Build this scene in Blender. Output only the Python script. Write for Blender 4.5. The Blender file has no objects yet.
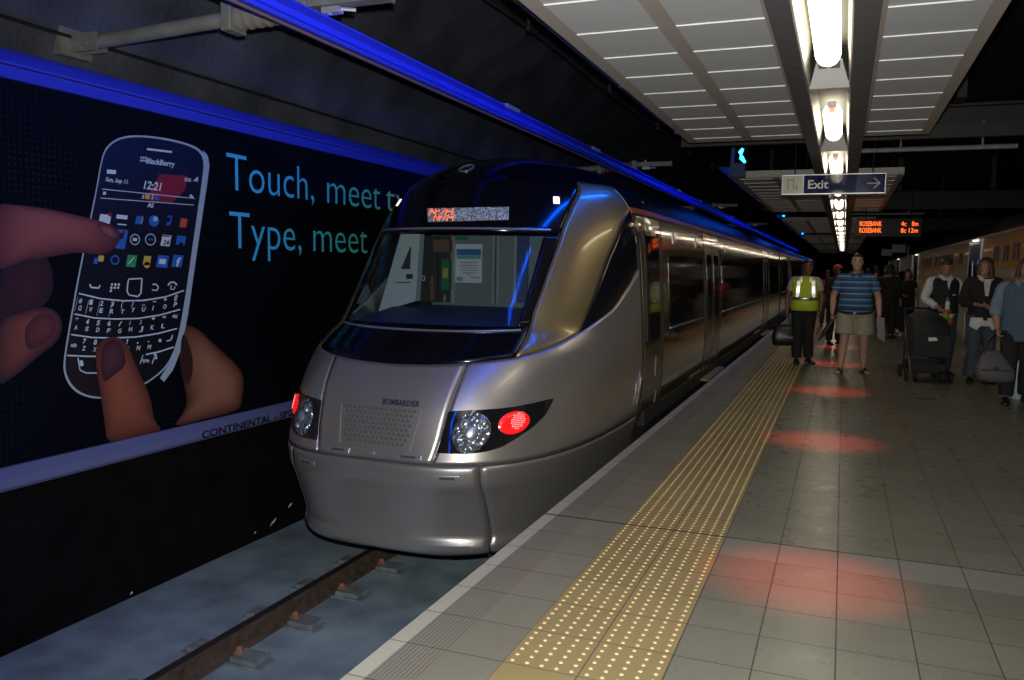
import bpy, bmesh, math, random
import numpy as np
from mathutils import Vector, Matrix

random.seed(7)
SC = bpy.context.scene
COL = SC.collection

# ------------------------------------------------------------------ camera
FPX = 839.79
YAW, PIT, ROL = (math.radians(v) for v in (21.4274, -4.97245, 0.94942))
CH = 1.5
_f = np.array([-math.sin(YAW), math.cos(YAW), 0.0]); _r = np.array([math.cos(YAW), math.sin(YAW), 0.0]); _u = np.array([0, 0, 1.0])
_f2 = _f * math.cos(PIT) + _u * math.sin(PIT); _u2 = _u * math.cos(PIT) - _f * math.sin(PIT)
CR = _r * math.cos(ROL) + _u2 * math.sin(ROL); CU = _u2 * math.cos(ROL) - _r * math.sin(ROL); CF = _f2
CP = np.array([0, 0, CH])
cam = bpy.data.cameras.new('camera'); camo = bpy.data.objects.new('camera', cam); COL.objects.link(camo)
cam.sensor_width = 36; cam.lens = FPX / 1024 * 36; cam.clip_start = 0.05; cam.clip_end = 300
camo.matrix_world = Matrix(((CR[0], CU[0], -CF[0], 0), (CR[1], CU[1], -CF[1], 0), (CR[2], CU[2], -CF[2], CH), (0, 0, 0, 1)))
SC.camera = camo


def ray(px, py):
    return CF + CR * (px - 512) / FPX - CU * (py - 340) / FPX


def at(px, py, ax, val):
    """point of a plane x/y/z = val seen at a photo pixel"""
    d = ray(px, py); i = 'xyz'.index(ax)
    return CP + d * ((val - CP[i]) / d[i])


# ------------------------------------------------------------------ materials
MATS = {}


def mat(name, col, rough=0.5, metal=0.0, spec=0.5, coat=0.0, emit=None, es=0.0, noise=None, bump=None, rn=None):
    m = bpy.data.materials.new(name); m.use_nodes = True
    nt = m.node_tree; N = nt.nodes; L = nt.links
    b = N['Principled BSDF']
    b.inputs['Base Color'].default_value = (*col, 1); b.inputs['Roughness'].default_value = rough
    b.inputs['Metallic'].default_value = metal; b.inputs['Specular IOR Level'].default_value = spec
    b.inputs['Coat Weight'].default_value = coat; b.inputs['Coat Roughness'].default_value = 0.06
    if emit:
        b.inputs['Emission Color'].default_value = (*emit, 1); b.inputs['Emission Strength'].default_value = es
    if noise or bump or rn:
        tc = N.new('ShaderNodeTexCoord')
    if noise:
        sc, amt = noise
        t = N.new('ShaderNodeTexNoise'); t.inputs['Scale'].default_value = sc; t.inputs['Detail'].default_value = 6
        L.new(tc.outputs['Object'], t.inputs['Vector'])
        r = N.new('ShaderNodeValToRGB')
        r.color_ramp.elements[0].position = 0.3; r.color_ramp.elements[1].position = 0.7
        r.color_ramp.elements[0].color = (*[c * (1 - amt) for c in col], 1)
        r.color_ramp.elements[1].color = (*[min(1, c * (1 + amt)) for c in col], 1)
        L.new(t.outputs['Fac'], r.inputs['Fac']); L.new(r.outputs['Color'], b.inputs['Base Color'])
    if bump:
        sc, st = bump
        t = N.new('ShaderNodeTexNoise'); t.inputs['Scale'].default_value = sc; t.inputs['Detail'].default_value = 5
        L.new(tc.outputs['Object'], t.inputs['Vector'])
        bp = N.new('ShaderNodeBump'); bp.inputs['Strength'].default_value = st; bp.inputs['Distance'].default_value = 0.02
        L.new(t.outputs['Fac'], bp.inputs['Height']); L.new(bp.outputs['Normal'], b.inputs['Normal'])
    MATS[name] = m
    return m


class NG:
    """tiny node expression helper"""
    def __init__(s, m):
        s.nt = m.node_tree; s.N = s.nt.nodes; s.L = s.nt.links
        s.b = s.N['Principled BSDF']

    def inp(s, sock, v):
        if isinstance(v, (int, float)): sock.default_value = v
        elif isinstance(v, tuple): sock.default_value = (*v, 1) if len(v) == 3 and sock.type == 'RGBA' else v
        else: s.L.new(v, sock)

    def m(s, op, a, b=0.0, c=0.0):
        n = s.N.new('ShaderNodeMath'); n.operation = op
        for i, v in enumerate((a, b, c)): s.inp(n.inputs[i], v)
        return n.outputs[0]

    def pos(s, kind='geo'):
        if kind == 'geo': o = s.N.new('ShaderNodeNewGeometry').outputs['Position']
        else: o = s.N.new('ShaderNodeTexCoord').outputs['Object']
        x = s.N.new('ShaderNodeSeparateXYZ'); s.L.new(o, x.inputs[0])
        return o, x.outputs[0], x.outputs[1], x.outputs[2]

    def mix(s, f, a, b):
        n = s.N.new('ShaderNodeMix'); n.data_type = 'RGBA'
        s.inp(n.inputs[0], f); s.inp(n.inputs[6], a); s.inp(n.inputs[7], b)
        return n.outputs[2]

    def noise(s, vec, scale, detail=4):
        n = s.N.new('ShaderNodeTexNoise'); n.inputs['Scale'].default_value = scale; n.inputs['Detail'].default_value = detail
        s.L.new(vec, n.inputs['Vector']); return n.outputs['Fac']

    def ramp(s, v, lo, hi):
        n = s.N.new('ShaderNodeMapRange'); s.inp(n.inputs[0], v); n.inputs[1].default_value = lo; n.inputs[2].default_value = hi
        n.clamp = True; return n.outputs[0]

    def white(s, x, y):
        c = s.N.new('ShaderNodeCombineXYZ'); s.inp(c.inputs[0], x); s.inp(c.inputs[1], y)
        n = s.N.new('ShaderNodeTexWhiteNoise'); n.noise_dimensions = '3D'; s.L.new(c.outputs[0], n.inputs['Vector'])
        return n.outputs['Value']

    def line(s, v, pitch, off, half):
        """1 on grid lines"""
        q = s.m('SUBTRACT', v, off); q = s.m('DIVIDE', q, pitch)
        fr = s.m('FRACT', s.m('ADD', q, 0.5)); d = s.m('ABSOLUTE', s.m('SUBTRACT', fr, 0.5))
        return s.m('LESS_THAN', d, half / pitch)

    def cell(s, v, pitch, off):
        return s.m('FLOOR', s.m('DIVIDE', s.m('SUBTRACT', v, off), pitch))

    def bump(s, h, st=0.5, dist=0.01):
        n = s.N.new('ShaderNodeBump'); n.inputs['Strength'].default_value = st; n.inputs['Distance'].default_value = dist
        s.inp(n.inputs['Height'], h); s.L.new(n.outputs[0], s.b.inputs['Normal'])


PX, PY, OX, OY = 0.295, 0.315, 0.04, 4.755     # platform tile pitch and a joint crossing


def tile_mat(name, base, speck, rough, rib=None, joint=(0.05, 0.05, 0.045), px=PX, ox=OX):
    m = mat(name, base, rough); g = NG(m); v, x, y, z = g.pos()
    lx = g.line(x, px, ox, 0.0028); ly = g.line(y, PY, OY, 0.0025)
    line = g.m('MAXIMUM', lx, ly)
    tone = g.white(g.cell(x, px, ox), g.cell(y, PY, OY))
    c = g.mix(g.m('MULTIPLY', tone, 0.35), base, tuple(q * 0.7 for q in base))
    sp = g.ramp(g.noise(v, 160, 2), 0.62, 0.70)
    c = g.mix(g.m('MULTIPLY', sp, 0.5), c, speck)
    dirt = g.ramp(g.noise(v, 1.3, 6), 0.42, 0.75)
    c = g.mix(g.m('MULTIPLY', dirt, 0.3), c, tuple(q * 0.55 for q in base))
    h = g.m('MULTIPLY', line, -1.0)
    if rib:
        q = x if rib == 'x' else y
        w = g.m('SINE', g.m('MULTIPLY', q, 2 * math.pi / 0.0175))
        w = g.ramp(w, -0.2, 0.6)
        c = g.mix(g.m('MULTIPLY', g.m('SUBTRACT', 1.0, w), 0.42), c, tuple(q2 * 0.35 for q2 in base))
        h = g.m('ADD', h, g.m('MULTIPLY', w, 0.6))
    c = g.mix(line, c, joint)
    g.L.new(c, g.b.inputs['Base Color'])
    g.bump(h, 0.5, 0.003)
    rr = g.m('ADD', g.m('MULTIPLY', g.noise(v, 7, 4), 0.22), rough - 0.11)
    g.L.new(g.m('ADD', rr, g.m('MULTIPLY', line, 0.4)), g.b.inputs['Roughness'])
    return m


M_TILE = tile_mat('terrazzo_tile', (0.225, 0.225, 0.185), (0.36, 0.36, 0.33), 0.30)
M_EDGE = tile_mat('edge_tile', (0.225, 0.215, 0.185), (0.32, 0.31, 0.28), 0.42, px=10, ox=5)
M_RIBY = tile_mat('ribbed_edge_tile', (0.24, 0.225, 0.195), (0.34, 0.32, 0.28), 0.5, rib='x', px=10, ox=5)
M_RIBX = tile_mat('ribbed_cross_tile', (0.30, 0.30, 0.27), (0.38, 0.38, 0.34), 0.4, rib='y')
M_COPE = tile_mat('coping_tile', (0.43, 0.42, 0.355), (0.45, 0.43, 0.36), 0.5, px=10, ox=5)
M_TACT = tile_mat('tactile_tile', (0.34, 0.26, 0.13), (0.40, 0.31, 0.165), 0.5, joint=(0.10, 0.085, 0.06), ox=-0.550)
M_STUD = mat('tactile_stud', (0.62, 0.49, 0.26), 0.35)
M_JOINT = mat('joint_sealant', (0.03, 0.03, 0.03), 0.8)
M_CONC = mat('concrete_slab', (0.23, 0.31, 0.35), 0.85, noise=(2.2, 0.35), bump=(30, 0.3))
M_PLINTH = mat('platform_concrete', (0.16, 0.18, 0.17), 0.9, noise=(4, 0.3))
M_BLACKWALL = mat('blackened_wall', (0.0045, 0.0045, 0.005), 0.8, spec=0.1, noise=(3, 0.4))
M_SHOT = mat('sprayed_concrete', (0.062, 0.071, 0.095), 0.95, spec=0.2, noise=(1.5, 0.4), bump=(22, 0.7))
M_VOID = mat('dark_soffit', (0.02, 0.02, 0.021), 0.9, noise=(1.2, 0.4))
M_BEAM = mat('dark_steel_beam', (0.014, 0.014, 0.015), 0.6)
M_RAFT = mat('raft_panel', (0.60, 0.64, 0.66), 0.55)
M_RAFTB = mat('raft_border', (0.47, 0.43, 0.39), 0.55)
M_SEAMGLINT = mat('raft_seam_glint', (0.9, 0.9, 0.9), 0.4)  # flash caught on the panel gap edges, put in as white strips
M_TROUGH = mat('trough_grey', (0.17, 0.175, 0.18), 0.5)
M_TROUGHIN = mat('trough_reflector', (0.30, 0.29, 0.26), 0.35, metal=0.3)
M_BAFFLE = mat('baffle_white', (0.92, 0.93, 0.95), 0.35)
M_LAMP = mat('lamp_glass', (0.9, 0.9, 0.85), 0.3, emit=(1.0, 0.90, 0.66), es=8)
M_LED = mat('red_led', (0.5, 0.02, 0.01), 0.3, emit=(1.0, 0.10, 0.05), es=6)
M_BLUE = mat('blue_tube', (0.1, 0.2, 1), 0.3, emit=(0.0, 0.10, 1.0), es=66)
M_CYAN = mat('blue_lamp', (0.1, 0.4, 1), 0.3, emit=(0.05, 0.5, 1.0), es=3.5)
M_STEEL = mat('galvanised_steel', (0.24, 0.25, 0.245), 0.55, metal=0.3, noise=(9, 0.2))
M_ALU = mat('aluminium', (0.62, 0.64, 0.68), 0.38, metal=0.6)
M_INSUL = mat('insulator', (0.19, 0.18, 0.17), 0.45)
M_RAIL = mat('rusty_rail', (0.105, 0.075, 0.055), 0.6, metal=0.3, noise=(14, 0.4))
M_RAILTOP = mat('rail_head', (0.10, 0.085, 0.08), 0.35, metal=0.7)
M_PLATE = mat('base_plate', (0.16, 0.19, 0.20), 0.7, noise=(12, 0.3))
M_RUST = mat('rusty_bolt', (0.26, 0.12, 0.07), 0.8, noise=(30, 0.3))
M_FRAME = mat('blue_lit_metal', (0.035, 0.055, 0.72), 0.45, spec=0.2)  # blue tube light put into the base colour of ad frame and power rail
M_WHITE = mat('white_paint', (0.8, 0.8, 0.8), 0.5)

# train
M_SILVER = mat('silver_paint', (0.52, 0.495, 0.45), 0.38, metal=0.82, coat=0.35)
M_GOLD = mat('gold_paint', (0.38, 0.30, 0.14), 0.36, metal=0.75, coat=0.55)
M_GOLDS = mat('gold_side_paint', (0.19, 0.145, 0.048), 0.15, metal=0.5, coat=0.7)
M_MASK = mat('black_mask', (0.004, 0.004, 0.006), 0.14, spec=0.35, coat=0.15)
M_DGLASS = mat('dark_glass', (0.010, 0.011, 0.012), 0.07, spec=0.7)
M_BROOF = mat('dark_roof', (0.004, 0.004, 0.004), 0.45, spec=0.06)
M_RUBBER = mat('black_rubber', (0.012, 0.012, 0.012), 0.6)
M_UNDER = mat('underframe', (0.020, 0.020, 0.020), 0.8)
M_CHROME = mat('chrome', (0.36, 0.41, 0.44), 0.16, metal=0.75)
_g = NG(M_CHROME); _v = _g.pos('obj')[0]; _n = _g.N.new('ShaderNodeTexVoronoi'); _n.inputs['Scale'].default_value = 26; _g.L.new(_v, _n.inputs['Vector']); _g.bump(_n.outputs['Distance'], 1.0, 0.03)
M_TAIL = mat('tail_red', (0.6, 0.01, 0.01), 0.15, emit=(1.0, 0.010, 0.012), es=0.75, coat=0.6)
M_TAILDOT = mat('tail_dots', (1, 0.3, 0.3), 0.3, emit=(1.0, 0.22, 0.20), es=1.6)
M_MARK = mat('marker_light', (1, 0.9, 0.8), 0.3, emit=(1.0, 0.80, 0.66), es=1.6)
M_ORANGE = mat('orange_stripe', (0.45, 0.10, 0.035), 0.35, coat=0.3)
M_TRIM = mat('bright_trim', (0.55, 0.60, 0.70), 0.3, metal=0.8)
M_SEAM = mat('seam_dark', (0.05, 0.05, 0.05), 0.7)
M_HL = mat('bright_edge', (0.55, 0.55, 0.55), 0.3, metal=0.6)
M_BADGE = mat('badge_dark', (0.012, 0.016, 0.035), 0.4)
M_RETRO = mat('reflective_tape', (1.0, 1.0, 0.98), 0.34, metal=1.0)
M_DOORG = mat('door_leaf', (0.10, 0.08, 0.045), 0.3, metal=0.4, coat=0.5)
M_STEP = mat('step_tread', (0.30, 0.25, 0.10), 0.6)
M_CABW = mat('cab_wall', (0.20, 0.24, 0.23), 0.6)
M_CABD = mat('cab_dark', (0.04, 0.045, 0.045), 0.6)
M_DESK = mat('cab_desk', (0.05, 0.075, 0.17), 0.6)
M_CABL = mat('cab_pillar', (0.50, 0.56, 0.56), 0.6)
M_GREEN = mat('cab_green', (0.02, 0.20, 0.09), 0.6)
M_PAPER = mat('paper', (0.72, 0.76, 0.76), 0.6)
M_PBLUE = mat('paper_blue', (0.05, 0.18, 0.40), 0.6)
M_PTEAL = mat('paper_teal', (0.12, 0.42, 0.42), 0.6)
M_BRASS = mat('cab_copper', (0.20, 0.12, 0.08), 0.5)
M_DOTO = mat('led_orange', (1, 0.2, 0), 0.3, emit=(1.0, 0.10, 0.012), es=2.6)
M_DOTR = mat('led_amber', (1, 0.2, 0), 0.3, emit=(1.0, 0.12, 0.01), es=2.2)
M_GREENLED = mat('led_green', (0.1, 0.8, 0.1), 0.3, emit=(0.1, 0.8, 0.08), es=0.5)


def glass_mat():
    m = bpy.data.materials.new('windscreen_glass'); m.use_nodes = True
    N = m.node_tree.nodes; L = m.node_tree.links
    N.remove(N['Principled BSDF'])
    t = N.new('ShaderNodeBsdfTransparent'); t.inputs[0].default_value = (0.72, 0.80, 0.84, 1)
    g = N.new('ShaderNodeBsdfGlossy'); g.inputs['Roughness'].default_value = 0.11
    lw = N.new('ShaderNodeLayerWeight'); pw = N.new('ShaderNodeMath'); pw.operation = 'POWER'; L.new(lw.outputs['Facing'], pw.inputs[0]); pw.inputs[1].default_value = 4.0
    f = N.new('ShaderNodeMath'); f.operation = 'MULTIPLY_ADD'; L.new(pw.outputs[0], f.inputs[0]); f.inputs[1].default_value = 0.7; f.inputs[2].default_value = 0.04
    x = N.new('ShaderNodeMixShader'); L.new(f.outputs[0], x.inputs[0]); L.new(t.outputs[0], x.inputs[1]); L.new(g.outputs[0], x.inputs[2])
    L.new(x.outputs[0], N['Material Output'].inputs[0])
    return m


M_GLASS = glass_mat()


def speckle_mat():
    """unlit and lit dots of the destination matrix"""
    m = mat('dot_matrix', (0.1, 0.11, 0.1), 0.5); g = NG(m); v, x, y, z = g.pos('obj')
    c1 = g.cell(x, 0.008, 0); c2 = g.cell(z, 0.008, 0)
    w = g.white(c1, c2)
    c = g.mix(g.ramp(w, 0.15, 0.9), (0.04, 0.06, 0.06), (0.62, 0.68, 0.62))
    g.L.new(c, g.b.inputs['Base Color'])
    return m


M_DOTS = speckle_mat()


def grad_mat():
    """advertising letters run from sky blue to yellow green along the board (printed)"""
    m = mat('ad_lettering', (0.1, 0.5, 0.7), 0.5); g = NG(m); v, x, y, z = g.pos()
    r = g.N.new('ShaderNodeValToRGB'); e = r.color_ramp.elements
    e[0].position = 0; e[0].color = (0.06, 0.55, 0.95, 1); e[1].position = 1; e[1].color = (0.55, 0.72, 0.16, 1)
    for p, c in ((0.33, (0.06, 0.62, 0.85)), (0.5, (0.06, 0.68, 0.60)), (0.72, (0.10, 0.72, 0.38))):
        q = e.new(p); q.color = (*c, 1)
    g.L.new(g.ramp(y, 6.3, 9.9), r.inputs[0]); g.L.new(r.outputs[0], g.b.inputs['Base Color'])
    return m


M_ADTEXT = grad_mat()


def panel_mat():
    m = mat('ad_panel', (0.003, 0.005, 0.02), 0.5, spec=0.06); g = NG(m); v, x, y, z = g.pos()
    c = g.mix(g.ramp(y, 3.5, 7.5), (0.003, 0.004, 0.008), (0.002, 0.003, 0.004))
    dx = g.m('SUBTRACT', g.m('FRACT', g.m('DIVIDE', y, 0.045)), 0.5); dz = g.m('SUBTRACT', g.m('FRACT', g.m('DIVIDE', z, 0.045)), 0.5)
    d = g.m('SQRT', g.m('ADD', g.m('MULTIPLY', dx, dx), g.m('MULTIPLY', dz, dz)))
    dot = g.m('MULTIPLY', g.m('LESS_THAN', d, 0.2), g.ramp(g.noise(v, 1.2), 0.4, 0.7))
    c = g.mix(g.m('MULTIPLY', dot, 0.55), c, (0.02, 0.03, 0.03))
    g.L.new(c, g.b.inputs['Base Color'])
    return m


M_ADPANEL = panel_mat()


def vcol_mat(name, rough=0.5):
    m = mat(name, (1, 1, 1), rough); g = NG(m)
    a = g.N.new('ShaderNodeVertexColor'); a.layer_name = 'Col'
    g.L.new(a.outputs[0], g.b.inputs['Base Color'])
    return m


M_PRINT = vcol_mat('printed_photo')
M_ADWHITE = mat('ad_white', (0.55, 0.66, 0.72), 0.5)
M_ADBLACK = mat('ad_black', (0.006, 0.007, 0.010), 0.4)
M_ADSILV = mat('ad_silver', (0.36, 0.46, 0.52), 0.45)
M_ADRED = mat('ad_red', (0.22, 0.015, 0.025), 0.5)
M_ADBLUE = mat('ad_blue', (0.02, 0.13, 0.48), 0.5)
M_ADGRN = mat('ad_green', (0.03, 0.30, 0.10), 0.5)
M_ADYEL = mat('ad_yellow', (0.55, 0.40, 0.08), 0.5)
M_ADORG = mat('ad_orange', (0.45, 0.10, 0.04), 0.5)


# ------------------------------------------------------------------ mesh builder
def root_matrix(o):
    m = Matrix.LocRotScale(o.location, o.rotation_euler, o.scale)
    return root_matrix(o.parent) @ m if o.parent else m


class MB:
    def __init__(s):
        s.v = []; s.f = []; s.mi = []; s.cur = 0; s.vc = {}

    def add(s, vs, fs):
        b = len(s.v); s.v += [tuple(float(q) for q in p) for p in vs]
        s.f += [tuple(i + b for i in f) for f in fs]; s.mi += [s.cur] * len(fs)
        return b

    def box(s, a, b):
        (x0, y0, z0), (x1, y1, z1) = a, b
        s.add([(x0, y0, z0), (x1, y0, z0), (x1, y1, z0), (x0, y1, z0), (x0, y0, z1), (x1, y0, z1), (x1, y1, z1), (x0, y1, z1)],
              [(0, 3, 2, 1), (4, 5, 6, 7), (0, 1, 5, 4), (1, 2, 6, 5), (2, 3, 7, 6), (3, 0, 4, 7)])

    def prism(s, poly, d):
        """3-D polygon swept by vector d"""
        n = len(poly); d = np.array(d, float); P = [np.array(p, float) for p in poly]
        s.add(P + [p + d for p in P], [tuple(range(n))[::-1], tuple(range(n, 2 * n))] + [(i, (i + 1) % n, n + (i + 1) % n, n + i) for i in range(n)])

    def poly(s, pts):
        s.add(pts, [tuple(range(len(pts)))])

    def grid(s, rows, flip=False):
        nr, nc = len(rows), len(rows[0]); vs = [p for r in rows for p in r]; fs = []
        for i in range(nr - 1):
            for j in range(nc - 1):
                q = (i * nc + j, i * nc + j + 1, (i + 1) * nc + j + 1, (i + 1) * nc + j)
                fs.append(q[::-1] if flip else q)
        s.add(vs, fs)

    def loft(s, rings, cap=True):
        n = len(rings[0]); vs = [p for r in rings for p in r]; fs = []
        for i in range(len(rings) - 1):
            for j in range(n):
                k = (j + 1) % n
                fs.append((i * n + j, i * n + k, (i + 1) * n + k, (i + 1) * n + j))
        if cap:
            fs.append(tuple(range(n))[::-1]); e = (len(rings) - 1) * n; fs.append(tuple(range(e, e + n)))
        s.add(vs, fs)

    def tube(s, pts, rad, seg=10, flat=1.0, up=None):
        """round tube through points; rad number or list; flat squashes one cross axis"""
        P = [np.array(p, float) for p in pts]; n = len(P)
        R = rad if isinstance(rad, (list, tuple)) else [rad] * n
        T = []
        for i in range(n):
            t = P[min(i + 1, n - 1)] - P[max(i - 1, 0)]; T.append(t / (np.linalg.norm(t) + 1e-9))
        ref = np.array(up, float) if up is not None else (np.array([0, 0, 1.0]) if abs(T[0][2]) < 0.9 else np.array([1.0, 0, 0]))
        rings = []
        for i in range(n):
            a = np.cross(T[i], ref)
            if np.linalg.norm(a) < 1e-4: a = np.cross(T[i], [0.3, 1, 0.2])
            a /= np.linalg.norm(a); b = np.cross(a, T[i])
            rings.append([P[i] + R[i] * (a * math.cos(q) + b * flat * math.sin(q)) for q in [2 * math.pi * k / seg for k in range(seg)]])
        s.loft(rings)

    def ball(s, c, r, seg=14, rings=9):
        c = np.array(c, float); r = np.array(r if isinstance(r, (list, tuple)) else (r, r, r), float)
        R = []
        for i in range(1, rings):
            t = math.pi * i / rings
            R.append([c + r * np.array([math.sin(t) * math.cos(p), math.sin(t) * math.sin(p), math.cos(t)]) for p in [2 * math.pi * k / seg for k in range(seg)]])
        b = len(s.v)
        s.loft(R, cap=False)
        n0 = len(s.v); s.v += [tuple(c + r * np.array([0, 0, 1])), tuple(c - r * np.array([0, 0, 1]))]
        e = b + (rings - 2) * seg
        for k in range(seg):
            s.f.append((b + (k + 1) % seg, b + k, n0)); s.mi.append(s.cur)
            s.f.append((e + k, e + (k + 1) % seg, n0 + 1)); s.mi.append(s.cur)

    def disc(s, c, nrm, r, seg=20, th=0.01):
        c = np.array(c, float); n = np.array(nrm, float); n /= np.linalg.norm(n)
        a = np.cross(n, [0, 0, 1] if abs(n[2]) < 0.9 else [1, 0, 0]); a /= np.linalg.norm(a); b = np.cross(n, a)
        ring = [c + r * (a * math.cos(q) + b * math.sin(q)) for q in [2 * math.pi * k / seg for k in range(seg)]]
        s.loft([ring, [p + n * th for p in ring]])

    def build(s, name, mats, parent=None, smooth=False, bevel=0, merge=0, solid=0, recalc=True, angle=40):
        me = bpy.data.meshes.new(name)
        vs = s.v
        if parent is not None:
            iv = root_matrix(parent).inverted(); vs = [tuple(iv @ Vector(p)) for p in vs]
        me.from_pydata(vs, [], s.f)
        for m in (mats if isinstance(mats, (list, tuple)) else [mats]): me.materials.append(m)
        me.polygons.foreach_set('material_index', s.mi)
        if s.vc:
            ca = me.color_attributes.new('Col', 'FLOAT_COLOR', 'POINT')
            for i in range(len(vs)): ca.data[i].color = (*s.vc.get(i, (1, 1, 1)), 1)
        bm = bmesh.new(); bm.from_mesh(me)
        if merge: bmesh.ops.remove_doubles(bm, verts=bm.verts, dist=merge)
        if recalc: bmesh.ops.recalc_face_normals(bm, faces=bm.faces)
        bm.to_mesh(me); bm.free()
        if smooth:
            me.shade_smooth() if hasattr(me, 'shade_smooth') else [setattr(p, 'use_smooth', True) for p in me.polygons]
            if angle < 180 and hasattr(me, 'set_sharp_from_angle'): me.set_sharp_from_angle(angle=math.radians(angle))
        o = bpy.data.objects.new(name, me); COL.objects.link(o)
        if parent is not None: o.parent = parent
        if solid:
            md = o.modifiers.new('thickness', 'SOLIDIFY'); md.thickness = solid; md.offset = 0
        if bevel:
            md = o.modifiers.new('edge', 'BEVEL'); md.width = bevel; md.segments = 2; md.limit_method = 'ANGLE'
        return o


def tag(o, label=None, cat=None, group=None, kind=None):
    if label: o['label'] = label
    if cat: o['category'] = cat
    if group: o['group'] = group
    if kind: o['kind'] = kind
    return o


def thing(name, label, cat, loc=(0, 0, 0), rz=0.0, group=None):
    o = bpy.data.objects.new(name, None); COL.objects.link(o); o.location = loc; o.rotation_euler = (0, 0, rz)
    o.empty_display_size = 0.2
    return tag(o, label, cat, group)


def copy_tree(o, parent=None):
    c = o.copy(); COL.objects.link(c)
    if parent is not None: c.parent = parent
    for ch in [q for q in list(bpy.data.objects) if q.parent == o]: copy_tree(ch, c)
    return c


_glyph = {}


def glyphs(txt, space=1.0, bold=0.0):
    """flat outline mesh of a string: (verts2d, faces), cap height 1, left at 0"""
    k = (txt, space, bold)
    if k not in _glyph:
        cu = bpy.data.curves.new('lettering', 'FONT'); cu.body = txt; cu.space_character = space; cu.resolution_u = 3; cu.offset = bold
        ob = bpy.data.objects.new('lettering', cu); COL.objects.link(ob)
        dg = bpy.context.evaluated_depsgraph_get(); me = bpy.data.meshes.new_from_object(ob.evaluated_get(dg))
        vs = [(v.co.x, v.co.y) for v in me.vertices]; fs = [tuple(p.vertices) for p in me.polygons]
        bpy.data.objects.remove(ob); bpy.data.curves.remove(cu); bpy.data.meshes.remove(me)
        x0 = min(v[0] for v in vs)
        _glyph[k] = ([((x - x0) / 0.72, y / 0.72) for x, y in vs], fs)
    return _glyph[k]


def text(mb, txt, fn, width=None, space=1.0, bold=0.0):
    """fn maps (x, y) in cap-height units to a 3-D point; width rescales x so the string spans it"""
    vs, fs = glyphs(txt, space, bold); w = max(v[0] for v in vs); k = width / w if width else 1
    mb.add([fn(x * k, y) for x, y in vs], fs)


# ================================================================== SETTING
def struct(name, mb, m, **k):
    return tag(mb.build(name, m, **k), kind='structure')


EDGE = -1.63
Y0, Y1 = -4.0, 72.0
b = MB(); b.grid([[(-0.55, Y0, 0), (2.40, Y0, 0)], [(-0.55, OY - PY, 0), (2.40, OY - PY, 0)]])
b.grid([[(-0.55, OY, 0), (2.40, OY, 0)], [(-0.55, Y1, 0), (2.40, Y1, 0)]])
b.cur = 1; b.grid([[(-0.55, OY - PY, 0), (2.40, OY - PY, 0)], [(-0.55, OY, 0), (2.40, OY, 0)]])
b.cur = 2; b.grid([[(-1.555, Y0, 0), (-1.37, Y0, 0)], [(-1.555, Y1, 0), (-1.37, Y1, 0)]])
b.cur = 3; b.grid([[(-1.37, Y0, 0), (-1.14, Y0, 0)], [(-1.37, Y1, 0), (-1.14, Y1, 0)]])
b.cur = 4
b.grid([[(-1.555, Y0, 0), (-1.555, Y0, -0.05)], [(-1.555, Y1, 0), (-1.555, Y1, -0.05)]])
b.grid([[(2.40, Y0, 0), (2.40, Y0, -1.30)], [(2.40, Y1, 0), (2.40, Y1, -1.30)]])
struct('floor', b, [M_TILE, M_RIBX, M_RIBY, M_EDGE, M_PLINTH])
b = MB(); b.box((EDGE, Y0, -0.06), (-1.556, Y1, 0.0)); struct('trim_1', b, M_COPE)
b = MB(); b.box((EDGE + 0.02, Y0, -1.30), (EDGE + 0.4, Y1, -0.06)); struct('wall_platform_edge', b, M_PLINTH)
b = MB(); b.grid([[(-1.14, Y0, 0.001), (-0.55, Y0, 0.001)], [(-1.14, Y1, 0.001), (-0.55, Y1, 0.001)]])
b.cur = 1
for k in range(-6, 150):
    yy = OY + k * PY
    for i in range(2):
        for j in range(5):
            for q in range(6):
                cx = -1.14 + i * PX + PX * (j + 0.5) / 5; cy = yy + PY * (q + 0.5) / 6; r = 0.0095
                if cy < 9:
                    seg = 7; z1 = 0.005
                    r0 = [(cx + r * math.cos(2 * math.pi * t / seg), cy + r * math.sin(2 * math.pi * t / seg), 0.001) for t in range(seg)]
                    r1 = [(cx + 0.65 * r * math.cos(2 * math.pi * t / seg), cy + 0.65 * r * math.sin(2 * math.pi * t / seg), z1) for t in range(seg)]
                    n = len(b.v); b.v += r0 + r1
                    for t in range(seg):
                        u = (t + 1) % seg; b.f.append((n + t, n + u, n + seg + u, n + seg + t)); b.mi.append(1)
                    b.f.append(tuple(range(n + seg, n + 2 * seg))); b.mi.append(1)
                else:
                    n = len(b.v); b.v += [(cx - r, cy - r, 0.001), (cx + r, cy - r, 0.001), (cx + r, cy + r, 0.001), (cx - r, cy + r, 0.001), (cx, cy, 0.005)]
                    for t in range(4): b.f.append((n + t, n + (t + 1) % 4, n + 4)); b.mi.append(1)
struct('tactile_paving', b, [M_TACT, M_STUD], recalc=False)
b = MB(); b.box((EDGE, OY - 0.008, -0.02), (-0.55, OY + 0.008, 0.0022)); b.box((-0.55, OY - 0.005, -0.02), (2.4, OY + 0.005, 0.0018))
struct('trim_2', b, M_JOINT)

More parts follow.
